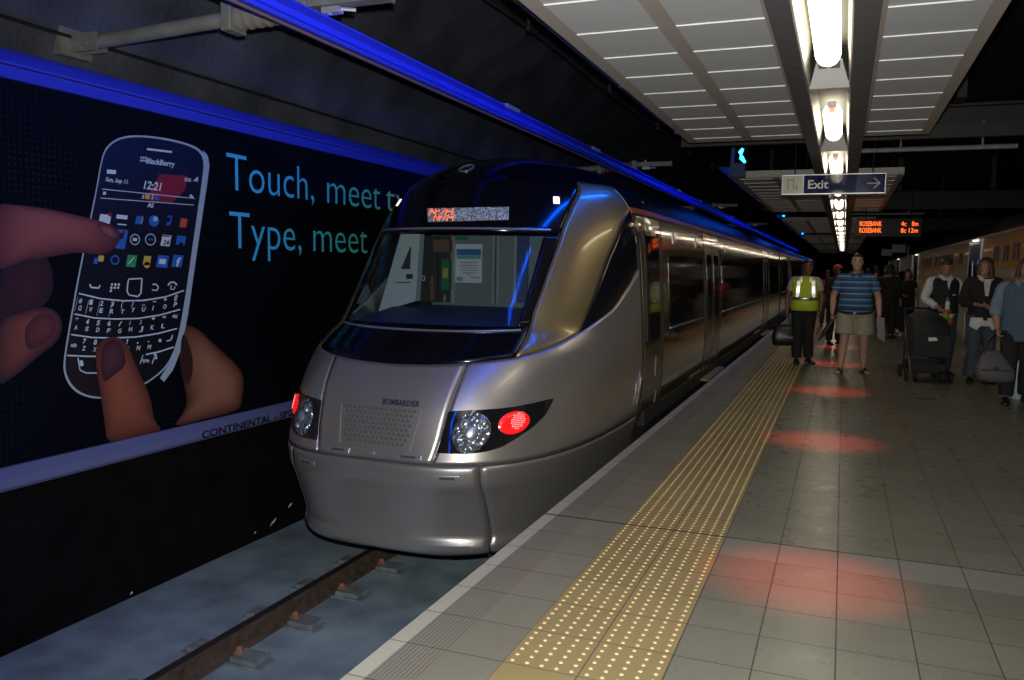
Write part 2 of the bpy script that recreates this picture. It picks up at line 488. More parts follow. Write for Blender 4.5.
BED = -1.30
b = MB(); b.box((-5.7, Y0, BED - 0.3), (EDGE + 0.02, Y1, BED)); struct('floor_trackbed', b, M_CONC)
b = MB(); b.box((2.4, Y0, BED - 0.3), (6.2, Y1, BED)); struct('floor_trackbed_far', b, M_CONC)
WX = -5.40
b = MB(); b.box((WX - 0.3, Y0, BED - 0.2), (WX, Y1, -0.02)); struct('wall_left', b, M_BLACKWALL)
prof = [(WX - 0.05, -0.1), (WX - 0.05, 2.9), (WX - 0.04, 3.02), (-5.25, 3.5), (-4.85, 4.1), (-4.2, 4.65), (-3.3, 5.0), (-2.4, 5.1), (6.2, 5.1)]
b = MB(); b.grid([[(x, Y0, z) for x, z in prof[:8]], [(x, Y1, z) for x, z in prof[:8]]]); struct('wall_left_vault', b, M_SHOT, smooth=True)
b = MB(); b.box((-2.45, Y0, 5.1), (6.3, Y1, 5.3)); struct('ceiling', b, M_VOID)
b = MB(); b.box((6.1, Y0, BED - 0.2), (6.3, Y1, 5.2)); struct('wall_right', b, M_VOID)
b = MB(); b.box((-5.7, Y1, BED - 0.2), (6.3, Y1 + 0.2, 5.3)); struct('wall_far', b, M_VOID)
b = MB(); b.box((-5.7, Y0 - 0.2, BED - 0.2), (6.3, Y0, 5.3)); struct('wall_behind', b, M_VOID)
# white chips and scuffs where the wall meets the bed
b = MB()
for px, py, L, w in ((288, 508, 0.07, 0.012), (270, 526, 0.10, 0.005), (130, 595, 0.03, 0.015), (254, 534, 0.03, 0.01)):
    p = at(px, py, 'x', WX + 0.001)
    b.prism([p, p + [0, L * 0.7, L * 0.25], p + [0, L, L * 0.6], p + [0, L * 0.4, L * 0.3 + w]], (0.004, 0, 0))
struct('trim_3', b, M_WHITE)

# ---- rails
XC = -3.20


def rail(side, label):
    x = XC + side * 0.7525
    t = thing('rail', label, 'rail', (x, Y0, BED), 0, 'running rails')
    pr = [(-0.0365, 0), (-0.034, -0.035), (-0.009, -0.05), (-0.008, -0.12), (-0.07, -0.14), (-0.07, -0.155), (0.07, -0.155), (0.07, -0.14), (0.008, -0.12), (0.009, -0.05), (0.034, -0.035), (0.0365, 0)]
    b = MB(); b.prism([(x + q[0], Y0, -1.13 + q[1]) for q in pr], (0, 76 - 0.1, 0)); b.build('rail_section', M_RAIL, t)
    b = MB(); b.box((x - 0.033, Y0, -1.13), (x + 0.033, Y1 - 0.1, -1.127)); b.build('running_surface', M_RAILTOP, t)
    yy = 3.32
    while yy < 7.4:
        b = MB(); b.box((x - 0.35, yy - 0.10, BED), (x + 0.35, yy + 0.09, BED + 0.018)); b.box((x + 0.09, yy - 0.085, BED + 0.018), (x + 0.31, yy + 0.085, BED + 0.055)); b.box((x - 0.31, yy - 0.085, BED + 0.018), (x - 0.09, yy + 0.085, BED + 0.055))
        pl = b.build('base_plate', M_PLATE, t, bevel=0.004)
        for s in (-1, 1):
            b = MB(); cx = x + s * 0.105
            b.loft([[(cx + r * math.cos(q), yy + r * math.sin(q), z) for q in [math.pi * k / 3 for k in range(6)]] for r, z in ((0.040, BED + 0.03), (0.040, BED + 0.065), (0.026, BED + 0.07), (0.024, BED + 0.095), (0.015, BED + 0.10))])
            b.build('bolt', M_RUST, pl)
        yy += 0.655
    return t


rail(-1, 'rusty steel running rail farther from the platform, beside the black wall')
rail(1, 'rusty steel running rail nearer the platform, below the edge tiles')

# ================================================================== BILLBOARD
AX = -5.30
bill = thing('billboard', 'wall advertisement with lit phone held by hands and blue lettering', 'billboard', (WX, 6, -0.1))
YA, YB = -3.5, 24.0
b = MB(); b.box((WX, YA, 0.02), (AX, YB, 2.74)); b.build('panel', M_ADPANEL, bill)
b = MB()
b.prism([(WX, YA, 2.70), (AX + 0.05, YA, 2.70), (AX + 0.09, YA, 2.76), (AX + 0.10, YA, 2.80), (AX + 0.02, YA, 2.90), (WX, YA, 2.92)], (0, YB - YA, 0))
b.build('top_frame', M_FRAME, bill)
b = MB(); b.box((AX + 0.088, YA, 2.772), (AX + 0.103, YB, 2.780)); b.build('frame_groove', M_RUBBER, bill)
b = MB()
b.prism([(WX, YA, -0.075), (AX + 0.08, YA, -0.075), (AX + 0.10, YA, -0.05), (AX + 0.10, YA, 0.01), (AX + 0.03, YA, 0.075), (WX, YA, 0.075)], (0, YB - YA, 0))
bf = b.build('bottom_frame', mat('frame_lower', (0.13, 0.15, 0.30), 0.45, spec=0.3), bill)
b = MB(); fx = AX + 0.102
text(b, 'CONTINENTAL - SPG JV', lambda x, y: (fx, 5.80 + x * 0.062, -0.055 + y * 0.065), width=1.50 / 0.062, bold=0.03)
b.build('maker_lettering', M_ADBLACK, bf)
pnl = bill
b = MB()
for txt, w in (('Touch,', (6.28, 7.65)), ('meet', (7.89, 9.03)), ('ty', (9.15, 9.73))):
    text(b, txt, lambda x, y: (AX + 0.004, w[0] + x * 0.1, 2.165 + y * 0.355), width=(w[1] - w[0]) / 0.1, bold=-0.008)
b.build('lettering', M_ADTEXT, bill)
b = MB()
for txt, w in (('Type,', (6.31, 7.42)), ('meet', (7.63, 8.73))):
    text(b, txt, lambda x, y: (AX + 0.004, w[0] + x * 0.1, 1.63 + y * 0.36), width=(w[1] - w[0]) / 0.1, bold=-0.008)
b.build('lettering', M_ADTEXT, bill)


def ap(px, py, k):
    return tuple(at(px, py, 'x', AX + 0.002 * k))


def smooth_poly(P, it=2):
    for _ in range(it):
        Q = []
        for i in range(len(P)):
            a, c = P[i], P[(i + 1) % len(P)]
            Q += [(a[0] * 0.75 + c[0] * 0.25, a[1] * 0.75 + c[1] * 0.25), (a[0] * 0.25 + c[0] * 0.75, a[1] * 0.25 + c[1] * 0.75)]
        P = Q
    return P


def blob(mb, poly, k, cen, cin, cout, rings=5, fn=None):
    """printed tone patch: polygon shaded from a centre colour to a rim colour"""
    P = smooth_poly(poly, 2); n = len(P)
    vs = []; cs = []
    for i in range(rings):
        t = 1 - i / rings
        for (x, y) in P:
            qx, qy = cen[0] + (x - cen[0]) * t, cen[1] + (y - cen[1]) * t
            vs.append(ap(qx, qy, k)); e = t ** 2.2
            c = tuple(cin[j] * (1 - e) + cout[j] * e for j in range(3))
            if fn: c = fn(qx, qy, c)
            cs.append(c)
    vs.append(ap(*cen, k)); cs.append(cin)
    fs = []
    for i in range(rings - 1):
        for j in range(n):
            u = (j + 1) % n; fs.append((i * n + j, i * n + u, (i + 1) * n + u, (i + 1) * n + j))
    e = (rings - 1) * n
    for j in range(n): fs.append((e + j, e + (j + 1) % n, len(vs) - 1))
    b0 = mb.add(vs, fs)
    for i, c in enumerate(cs): mb.vc[b0 + i] = c


# phone
PH = [(96, 190), (100, 165), (104, 150), (112, 141), (124, 136), (140, 135), (160, 137), (180, 141), (195, 146), (203, 152), (206, 162), (204, 180), (195, 240), (185, 310), (177, 348), (167, 368), (150, 382), (130, 392), (108, 398), (95, 399), (80, 395), (70, 387), (64, 375), (63, 362), (70, 320), (80, 265)]
b = MB(); b.cur = 1
b.poly([ap(x, y, 2) for x, y in [(203, 150), (208, 156), (209.5, 166), (207, 185), (198, 245), (188, 315), (181, 350), (173, 370), (164, 382), (160, 378), (170, 362), (178, 340), (192, 245), (203, 170)]])
SP = smooth_poly(PH, 2)
c0 = (135, 268)
b.poly([ap(x, y, 3) for x, y in SP])
b.cur = 0; b.poly([ap(c0[0] + (x - c0[0]) * 0.972, c0[1] + (y - c0[1]) * 0.986, 4) for x, y in SP])


def strip(pts, w, k, m):
    b.cur = m
    for (x0, y0), (x1, y1) in zip(pts, pts[1:]):
        dx, dy = x1 - x0, y1 - y0; l = math.hypot(dx, dy) or 1; nx, ny = -dy / l * w / 2, dx / l * w / 2
        b.poly([ap(x0 + nx, y0 + ny, k), ap(x1 + nx, y1 + ny, k), ap(x1 - nx, y1 - ny, k), ap(x0 - nx, y0 - ny, k)])


def ptext(txt, px, py, h, width, m, ux=(0.985, 0.13), uy=(0.22, -0.975), k=6):
    b.cur = m
    text(b, txt, bold=0.025, fn=lambda x, y: ap(px + h * (x * ux[0] + y * uy[0]), py + h * (x * ux[1] + y * uy[1]), k), width=width / h)


# screen picture: red fan
b.cur = 2; b.poly([ap(x, y, 5) for x, y in [(160, 174), (188, 176), (185, 190), (172, 203), (152, 201), (146, 200), (152, 188)]])
strip([(147, 149), (172, 152)], 2.0, 6, 3)
ptext('BlackBerry', 146, 163, 5.5, 29, 3, uy=(0.15, -0.98))
for i in range(6): strip([(140.5 + (i % 3) * 2.2 - (i // 3) * 0.4, 157.5 + (i // 3) * 3), (142 + (i % 3) * 2.2 - (i // 3) * 0.4, 157.7 + (i // 3) * 3)], 1.8, 6, 3)
ptext('Sun, Sep 11', 105.5, 181, 4.2, 22, 3); ptext('12:21', 143.5, 188.5, 8.2, 17, 3); strip([(107, 171.5), (116, 172.2)], 4, 6, 3)
ptext('30%', 184, 181, 3.6, 7, 3); b.cur = 3; b.poly([ap(x, y, 6) for x, y in [(193, 181), (198, 181.5), (198, 176.5)]])
ptext('All', 147, 207, 4.5, 6, 3); ptext('3', 141.5, 198.5, 4, 2, 3); ptext('2', 151, 199, 4, 2, 3)
strip([(145, 196.5), (149.5, 197)], 4.5, 6, 7); strip([(154.5, 197.5), (158.5, 198)], 4.5, 6, 4)
strip([(102, 189), (195, 198.5)], 0.7, 6, 3); strip([(100.5, 198), (194, 205)], 0.7, 6, 3)
strip([(190, 195), (193, 198)], 2.5, 6, 3); strip([(103, 193), (106, 193.4)], 3, 6, 3)
# icon rows
def icon(px, py, w, h, m, k=6):
    b.cur = m; b.poly([ap(px + x * w + y * h * -0.2, py + y * h + x * w * 0.1, k) for x, y in ((-.5, -.5), (.5, -.5), (.5, .5), (-.5, .5))])


def icircle(px, py, r, m, k=6):
    b.cur = m; b.poly([ap(px + r * math.cos(t * 0.5236), py + r * 1.1 * math.sin(t * 0.5236), k) for t in range(12)])


icon(105, 219, 11, 9, 3); icircle(110, 214.5, 2, 2, 7); icon(122, 217, 11, 4, 3); icon(122, 224.5, 9, 1.2, 3); icon(139, 220, 6, 8, 4); icon(142, 220, 1.5, 7, 3)
icircle(154, 221, 5.2, 4); icircle(155.5, 219, 2.4, 5, 7); icon(168, 224, 3, 3, 4); icon(171, 220, 1.2, 8, 4); icon(170, 216.5, 5, 1.6, 4); icon(183.5, 223, 6.5, 9, 8)
icon(120, 239, 13, 19, 4, 5); icircle(121, 236, 3, 0, 6); icircle(124, 232.5, 2, 2, 7)
icircle(135, 239.5, 5, 3); icircle(135, 239.5, 4.3, 0, 7); icon(135, 239.5, 4, 3, 3, 8)
icircle(150.5, 239.5, 5.4, 3); icircle(150.5, 239.5, 4.7, 0, 7); icon(151, 239.5, 6, 1.6, 4, 8)
icon(166, 240.5, 9, 11, 3); ptext('24', 162.8, 244.5, 5.2, 6, 0, k=8); icon(166, 236, 8, 1.5, 2, 7)
icon(181, 240.5, 9, 9, 4); icon(181, 244, 4, 3, 0, 7)
icon(101, 258.5, 5.5, 6, 7); icon(96, 261, 4, 6, 4); icircle(115, 260, 4.5, 4); icircle(115, 260, 3, 0, 7)
icon(131.5, 261, 9.5, 12, 6); strip([(128.5, 264), (134, 257.5)], 1, 8, 3)
icon(147, 260.5, 7, 9, 7); icircle(147, 265, 3, 7); icon(162.5, 261.5, 11, 12, 4); icon(162.5, 261.5, 6.5, 5, 3, 7); icon(177.5, 261, 10, 12, 4)
ptext('f', 175.5, 266, 9, 4, 3, k=8)
# navigation keys
strip([(90, 284), (91, 287.5), (99, 288), (100, 285)], 1.5, 6, 3)
for i in range(7): icircle(112 + (i % 3) * 3.4 - (i // 3) * 0.6, 284.5 + (i // 3) * 3.2, 1.2, 3)
strip([(129, 279), (142, 278.5), (141, 293), (138, 296.5), (129, 295), (127, 291), (128.2, 281), (129, 279)], 1.3, 6, 3)
strip([(152, 290), (157, 290.5), (158.5, 287), (155.5, 284), (152.5, 284.5)], 1.3, 6, 3)
strip([(168, 285.5), (170, 282.5), (174, 282), (177, 285)], 1.5, 6, 3); strip([(171.5, 285), (170.5, 289), (174, 289.5), (175, 286.5)], 0.9, 6, 3)
# keyboard
rows = [([(79, 293.5), (100, 298.5), (122, 300.8), (143, 300.5), (165, 297), (184, 290.5)], '1 2 3 ( ) _ - + @'),
        ([(74.5, 314), (95, 318), (115, 319), (138, 318.5), (160, 315), (180, 309.5)], ''),
        ([(71, 334.5), (92, 337.5), (113, 338), (136, 337), (158, 333.5), (177, 328.5)], ''),
        ([(67, 355.5), (88, 356.3), (100, 356.3)], ''), ([(146, 354.5), (158, 352), (174, 347)], '')]
for pts, _ in rows: strip(pts, 1.4, 6, 3)


def keyrow(line, top, bot, x0, dx, y0, bow, sl):
    for i, (t, c) in enumerate(zip(top, bot)):
        u = (i - 4.5) / 4.5; x = x0 + i * dx; y = y0 - bow * (u * u) - (i * 0.35 if i > 4 else 0)
        if t != ' ': ptext(t, x, y, 5.0, 3.2 if t not in '.;:!,()' else 1.5, 3, ux=(0.99, 0.03))
        if c != ' ': ptext(c, x - 0.6, y + 7, 4.6, 3.4 if c != 'I' else 1, 3, ux=(0.99, 0.03))


keyrow(0, '#123()_-+@', 'QWERTYUIOP', 78.5, 10.6, 306.8, 4.0, 0)
keyrow(0, '*456/:;\'" ', 'ASDFGHJKL ', 74.5, 10.9, 326, 3.5, 0)
keyrow(0, ' 789?!,. ', ' ZXCVBNM ', 71.5, 10.9, 345.5, 3.5, 0)
ptext('alt', 70.5, 346.5, 4, 6, 3); ptext('del', 172, 317.5, 4, 5, 3); ptext('sym', 142, 361.5, 4, 7, 3)
strip([(179.5 - 7, 335), (178 - 7, 340), (173.5 - 7, 341)], 1.2, 6, 3)
icon(160, 340.5, 3, 3, 3)
for x in (146, 118 + 40):
    strip([(x - 6, 364), (x - 3, 355)], 0.8, 6, 3)
strip([(78, 358), (80, 370), (86, 373), (97, 373)], 1.2, 6, 3)
strip([(81, 360.5), (82, 366)], 3.4, 6, 3); strip([(155, 353.5), (156, 359)], 3, 6, 3)
for (xa, ya) in ((78, 297), (100, 302), (89, 300), (112, 303)):
    strip([(xa, ya), (xa - 3.5, ya + 14)], 0.5, 5, 1)
b.build('printed_phone', [M_ADBLACK, M_ADSILV, M_ADRED, M_ADWHITE, M_ADBLUE, M_ADSILV, M_ADGRN, M_ADYEL, M_ADORG], bill, recalc=False)

SK1, SK2, SKD = (0.17, 0.052, 0.040), (0.06, 0.014, 0.016), (0.014, 0.007, 0.013)
b = MB()
b2 = lambda *a, **k: blob(b, *a, **k)
b2([(-6, 285), (12, 285), (17, 300), (16, 316), (-6, 322)], 1, (4, 300), (0.035, 0.010, 0.011), SKD)
b2([(-6, 272), (20, 262), (38, 254), (47, 256), (53, 273), (53, 292), (45, 305), (30, 314), (14, 316)], 2, (30, 285), (0.045, 0.012, 0.014), SKD)
b2([(-8, 322), (20, 311), (42, 306), (56, 310), (63, 322), (61.5, 336), (52, 347), (38, 356), (20, 373), (-8, 390)], 3, (40, 325), (0.20, 0.055, 0.045), SKD)
b2([(24, 338), (26, 325), (38, 314), (50, 313), (57, 324), (53, 338), (38, 347), (28, 351)], 4, (46, 326), (0.12, 0.030, 0.035), (0.045, 0.012, 0.018))
b2([(-8, 203), (18, 205), (50, 209), (85, 217), (108, 223), (119, 230), (121, 238), (116, 247), (108, 253.5), (95, 255), (78, 252), (60, 255), (45, 258), (25, 260), (12, 266), (-8, 272)], 9, (55, 222), (0.26, 0.075, 0.065), SK2)
b2([(96, 223), (108, 225), (118, 232), (118, 240), (109, 238), (100, 232)], 10, (108, 231), (0.23, 0.075, 0.085), (0.05, 0.012, 0.016))
b.build('printed_hand', M_PRINT, bill, recalc=False)
b = MB()
b2([(179, 330), (186, 324), (200, 330), (213, 343), (226, 355), (239, 367), (244, 378), (243, 395), (240, 411), (205, 419), (172, 428), (182, 415), (188, 402), (184, 384), (180, 366)], 1, (222, 385), (0.34, 0.155, 0.085), (0.07, 0.018, 0.012))
b2([(183, 330), (190, 345), (194, 365), (190, 385), (182, 382), (180, 350)], 2, (184, 358), (0.035, 0.012, 0.012), (0.05, 0.016, 0.012))
b2([(96, 368), (95.5, 350), (100, 341), (108, 337), (118, 337), (126, 342), (131, 352), (138, 370), (147, 388), (152, 405), (154, 420), (163, 431), (150, 435), (107, 445), (105, 425), (102, 405), (99, 385)], 9, (124, 396), (0.27, 0.085, 0.045), (0.075, 0.020, 0.014))
b2([(103, 384), (100, 360), (103, 345), (112, 339), (121, 343), (125, 354), (126, 366), (113, 376)], 10, (114, 354), (0.085, 0.030, 0.042), (0.030, 0.010, 0.015))
b.build('printed_hand', M_PRINT, bill, recalc=False)

# ================================================================== TRAIN
def pchip(xs, ys):
    xs = np.array(xs, float); ys = np.array(ys, float); h = np.diff(xs); d = np.diff(ys) / h; m = np.zeros(len(xs))
    for i in range(1, len(xs) - 1):
        if d[i - 1] * d[i] > 0:
            w1 = 2 * h[i] + h[i - 1]; w2 = h[i] + 2 * h[i - 1]; m[i] = (w1 + w2) / (w1 / d[i - 1] + w2 / d[i])
    m[0] = d[0]; m[-1] = d[-1]

    def f(x):
        x = min(max(x, xs[0]), xs[-1]); i = min(max(int(np.searchsorted(xs, x)) - 1, 0), len(h) - 1); t = (x - xs[i]) / h[i]
        return ((1 + 2 * t) * (1 - t) ** 2 * ys[i] + t * (1 - t) ** 2 * h[i] * m[i] + t * t * (3 - 2 * t) * ys[i + 1] + t * t * (t - 1) * h[i] * m[i + 1])
    return f


ZB, ZT = -0.66, 2.63
YN = pchip(*zip(*[(-.66, 5.49), (-.62, 5.455), (-.56, 5.45), (-.545, 5.485), (-.3, 5.425), (-.14, 5.36), (-.10, 5.337), (.03, 5.325), (.08, 5.345), (.146, 5.37), (.3, 5.415), (.43, 5.46), (.6, 5.55), (.737, 5.655), (.807, 5.725), (.9, 5.875), (.99, 6.035), (1.2, 6.20), (1.5, 6.41), (1.82, 6.62), (2.08, 6.79), (2.3, 7.0), (2.45, 7.27), (2.55, 7.68), (2.6, 8.15), (2.63, 9.0)]))
WZ = pchip(*zip(*[(-.66, 1.22), (-.3, 1.30), (.07, 1.36), (.3, 1.385), (.5, 1.395), (.76, 1.39), (1.05, 1.38), (1.5, 1.355), (1.8, 1.335), (1.95, 1.315), (2.04, 1.293), (2.12, 1.26), (2.22, 1.19), (2.35, 1.04), (2.45, .86), (2.55, .58), (2.6, .33), (2.63, .02)]))
YE = pchip(*zip(*[(-.66, 8.8), (2.25, 8.8), (2.45, 9.0), (2.55, 9.2), (2.6, 9.4), (2.63, 9.6)]))
NXZ = pchip(*zip(*[(-.66, 3.6), (.1, 3.6), (.34, 3.35), (.8, 3.1), (1.0, 2.9), (1.82, 2.4), (2.08, 2.2), (2.63, 2.1)]))
YS = 8.10          # joint between nose and carriage side


def SF(a, z):
    """half-shell point (offset from centre line, y, z) for a in 0..1 round the nose, a > 1 along the side"""
    W, ye = WZ(z), YE(z)
    if a >= 1: return W, ye + (a - 1), z
    L = ye - YN(z); ph = a * math.pi / 2; sn, cs = math.sin(ph), max(math.cos(ph), 0); NX = NXZ(z)
    r = (sn ** NX + cs ** NX) ** (-1 / NX)
    return W * r * sn, ye - L * r * cs, z


def SP3(a, z, s=1, off=0.0):
    w, y, z = SF(a, z); p = np.array([XC + s * w, y, z])
    if off:
        e = 0.004; a0, a1 = max(a - e, 0), a + e; z0, z1 = max(z - e, ZB), min(z + e, ZT)
        f = lambda q, r: np.array([SF(q, r)[0], SF(q, r)[1], SF(q, r)[2]])
        n = np.cross(f(a1, z) - f(a0, z), f(a, z1) - f(a, z0)); n /= np.linalg.norm(n) + 1e-12
        w2 = np.array([w, y, z]); c = np.array([0, 9.0, 0.9])
        if n @ (w2 - c) < 0: n = -n
        if a == 0: n[0] = 0
        p = p + off * np.array([s * n[0], n[1], n[2]])
    return p


def HIT(px, py):
    """(a, z) where a photo ray meets the nose shell"""
    d = ray(px, py)

    def F(t):
        p = CP + d * t; z = p[2]
        if z < ZB or z > ZT: return 1.0
        w = abs(p[0] - XC); W = WZ(z); ye = YE(z)
        if p[1] >= ye: return w / W - 1
        L = ye - YN(z); n = NXZ(z); return (w / W) ** n + ((ye - p[1]) / L) ** n - 1
    t = 4.5; pv = F(t)
    while t < 14:
        t += 0.02; v = F(t)
        if v < 0 <= pv:
            global HS
            lo, hi = t - 0.02, t
            for _ in range(30):
                m = (lo + hi) / 2
                if F(m) < 0: hi = m
                else: lo = m
            p = CP + d * lo; HS = 1 if p[0] > XC else -1; z = p[2]; w = abs(p[0] - XC); ye = YE(z)
            if p[1] >= ye: return 1 + p[1] - ye, z
            return math.atan2(w / WZ(z), (ye - p[1]) / (ye - YN(z))) / (math.pi / 2), z
        pv = v
    return None


def AW(w, z):
    """a for a given half-width offset at height z"""
    lo, hi = 0.0, 1.0
    for _ in range(40):
        m = (lo + hi) / 2
        if SF(m, z)[0] < w: lo = m
        else: hi = m
    return lo


def AY(y, z):
    """a for a given y at height z"""
    lo, hi = 0.0, 1.0
    for _ in range(40):
        m = (lo + hi) / 2
        if SF(m, z)[1] < y: lo = m
        else: hi = m
    return lo


def SW(y, z):
    """half width of the whole train at y, z"""
    ye = YE(z)
    if y >= ye: return WZ(z)
    n = NXZ(z); d = min((ye - y) / (ye - YN(z)), 1.0); return WZ(z) * max(1 - d ** n, 0) ** (1 / n)


AS = lambda z: AY(YS, z)


def resample(P, n):
    P = [np.array(p, float) for p in P]; d = [0]
    for a, c in zip(P, P[1:]): d.append(d[-1] + np.linalg.norm((c - a) * np.array([2.0, 1.0])))
    return [tuple(np.array([np.interp(d[-1] * i / (n - 1), d, [q[k] for q in P]) for k in (0, 1)])) for i in range(n)]


def coons(bot, top, lef, rig, nu, nv):
    B, T, Lf, R = resample(bot, nu), resample(top, nu), resample(lef, nv), resample(rig, nv)
    out = []
    for j in range(nv):
        v = j / (nv - 1); row = []
        for i in range(nu):
            u = i / (nu - 1)
            q = [(1 - v) * B[i][k] + v * T[i][k] + (1 - u) * Lf[j][k] + u * R[j][k] - ((1 - u) * (1 - v) * B[0][k] + u * (1 - v) * B[-1][k] + (1 - u) * v * T[0][k] + u * v * T[-1][k]) for k in (0, 1)]
            row.append((max(q[0], 0), q[1]))
        out.append(row)
    return out


def patch(mb, rows, sides=(1, -1), off=0.0):
    for s in sides: mb.grid([[SP3(a, z, s, off) for a, z in r] for r in rows], flip=s < 0)


def overlay(mb, rows, sides=(1,), o0=-0.004, o1=0.006):
    """thin raised panel following the shell"""
    for s in sides:
        A = [[SP3(a, z, s, o1) for a, z in r] for r in rows]; Bk = [[SP3(a, z, s, o0) for a, z in r] for r in rows]
        mb.grid(A, flip=s < 0); mb.grid(Bk, flip=s > 0)
        edge = lambda P, Q: mb.grid([P, Q])
        edge(A[0], Bk[0]); edge(A[-1], Bk[-1]); edge([r[0] for r in A], [r[0] for r in Bk]); edge([r[-1] for r in A], [r[-1] for r in Bk])


train = thing('commuter_train', 'silver and gold rounded nose train with black cab front standing at the platform', 'train', (XC, 5.3, -1.13))
tb = lambda m, n, mt, **k: m.build(n, mt, k.pop('parent', train), **{**dict(smooth=True, merge=0.0006), **k})

GAP = 0.0022
# hood outline right edge, pixels bottom -> top
hoodR = [HIT(*p) for p in ((432, 463), (437, 451), (441.5, 438), (448.6, 411.7), (458, 385), (465.3, 367.7))]
zc = 0.745
aJ, zJ = HIT(515.7, 356.9)
zb = lambda a: zc + (zJ - zc) * min(a / aJ, 1) ** 2
ah0 = hoodR[0][0]; ah1 = hoodR[-1][0]
silv = [HIT(*p) for p in ((548, 349), (563, 342), (577.5, 333.7))]; TIP = silv[-1]
low2 = [HIT(*p) for p in ((594.5, 322.9), (613, 309), (625.4, 292), (637.0, 269.5))]
low2[-1] = (AS(low2[-1][1]), low2[-1][1])
zq = low2[-1][1]
ZBELT = 0.056
# hood
hr = [(ah0, ZBELT + 0.012)] + hoodR[1:-1] + [(ah1, zb(ah1) - 0.006)]
hr = [(a - GAP, z) for a, z in hr]
bot = [(hr[0][0] * i / 8, ZBELT + 0.012) for i in range(9)]; top = [(hr[-1][0] * i / 8, zb(hr[-1][0] * i / 8) - 0.006) for i in range(9)]
lef = [(0, ZBELT + 0.012 + (zb(0) - 0.006 - ZBELT - 0.012) * i / 8) for i in range(9)]
b = MB(); patch(b, coons(bot, top, lef, hr, 14, 26)); hood = tb(b, 'hood_panel', M_SILVER, solid=0.012)
tag(hood, 'silver hood panel with perforated grille')
# bright seam strips either side of hood
for s in (1, -1):
    b = MB(); L = resample(hr, 24); b.grid([[SP3(a + GAP * 0.55, z, s, 0.003), SP3(a + GAP * 1.45, z, s, 0.003)] for a, z in L]); tb(b, 'hood_seam', M_HL, solid=0.004)
# lower nose shell (sides of the hood), up to the mask and the gold pillar
hl = [(a + 2 * GAP, z) for a, z in hr]
topc = [(hl[-1][0] + (aJ - hl[-1][0]) * i / 6, 0) for i in range(7)]; topc = [(a, zb(a) - 0.004) for a, _ in topc] + silv + low2
botc = [(hl[0][0] + (AS(ZBELT) - hl[0][0]) * i / 30, ZBELT + 0.012) for i in range(31)]
rig = [(AS(z), z) for z in [ZBELT + 0.012 + (zq - ZBELT - 0.012) * i / 10 for i in range(11)]]
ns = coons(botc, topc, hl, rig, 60, 30)
for s in (1, -1): b = MB(); patch(b, ns, (s,)); tb(b, 'nose_shell', M_SILVER, solid=0.012)
# bumper
aA = AW(0.804, 0.04); aB = AW(0.814, -0.655)
bz = [ZB + (ZBELT - 0.004 - ZB) * i / 26 for i in range(27)]
seam = lambda z: aA + (aB - aA) * (ZBELT - z) / (ZBELT - ZB)
b = MB(); patch(b, [[((seam(z) - GAP) * i / 20, z) for i in range(21)] for z in bz]); bump = tb(b, 'bumper', M_SILVER, solid=0.012)
for s in (1, -1): b = MB(); patch(b, [[(seam(z) + GAP + (AS(z) - seam(z) - GAP) * i / 30, z) for i in range(31)] for z in bz], (s,)); tb(b, 'bumper_wing', M_SILVER, solid=0.012)
# dark liner behind gaps
b = MB(); patch(b, [[(1.0 * i / 30, z) for i in range(31)] for z in [ZB + 0.01 + (0.70 - ZB) * i / 30 for i in range(31)]], off=-0.03)
patch(b, [[(1.0 * i / 30, ZB + 0.01 - 0.0 * j) for i in range(31)] for j in (0,)] * 1 + [[(0.0001 + 0.0 * i, ZB + 0.01) for i in range(31)]], off=-0.03)
tb(b, 'nose_liner', M_SEAM)

# black mask
amc = [(aJ, zJ)] + [HIT(*p) for p in ((532.7, 313.6), (548.2, 270.3), (563.6, 224), (572.4, 203), (577.6, 190.6))]
dz = 2.30 - amc[-1][1]; sl = (amc[-1][0] - amc[-3][0]) / (amc[-1][1] - amc[-3][1])
amc.append((amc[-1][0] + sl * dz * 0.9, 2.30))
am = lambda z: float(np.interp(z, [q[1] for q in amc], [q[0] for q in amc]))
Z1, Z2, ZR = 1.02, 1.795, 2.30
ag = lambda z: AW(0.785, z)
b = MB()
rows = []
for j in range(9):
    t = j / 8; a1 = am(zJ + t * (Z1 - zJ)); rows.append([(a1 * i / 24, zb(aJ * i / 24) * (1 - t) + Z1 * t) for i in range(25)])
patch(b, rows)
patch(b, [[(ag(z) + (am(z) - ag(z)) * i / 5, z) for i in range(6)] for z in [Z1 + (Z2 - Z1) * j / 16 for j in range(17)]])
patch(b, [[(am(z) * i / 24, z) for i in range(25)] for z in [Z2 + (ZR - Z2) * j / 10 for j in range(11)]])
tb(b, 'front_mask', M_MASK, solid=0.012)
b = MB(); patch(b, [[(ag(z) * i / 16, z) for i in range(17)] for z in [Z1 + (Z2 - Z1) * j / 10 for j in range(11)]], off=-0.012)
tag(tb(b, 'windscreen', M_GLASS), 'dark tinted windscreen')
# nose roof
b = MB(); patch(b, [[(i / 24, z) for i in range(25)] for z in [ZR - 0.001 + (ZT - ZR + 0.001) * (1 - (1 - j / 20) ** 2) for j in range(21)]]); tb(b, 'nose_roof', M_MASK, angle=180)
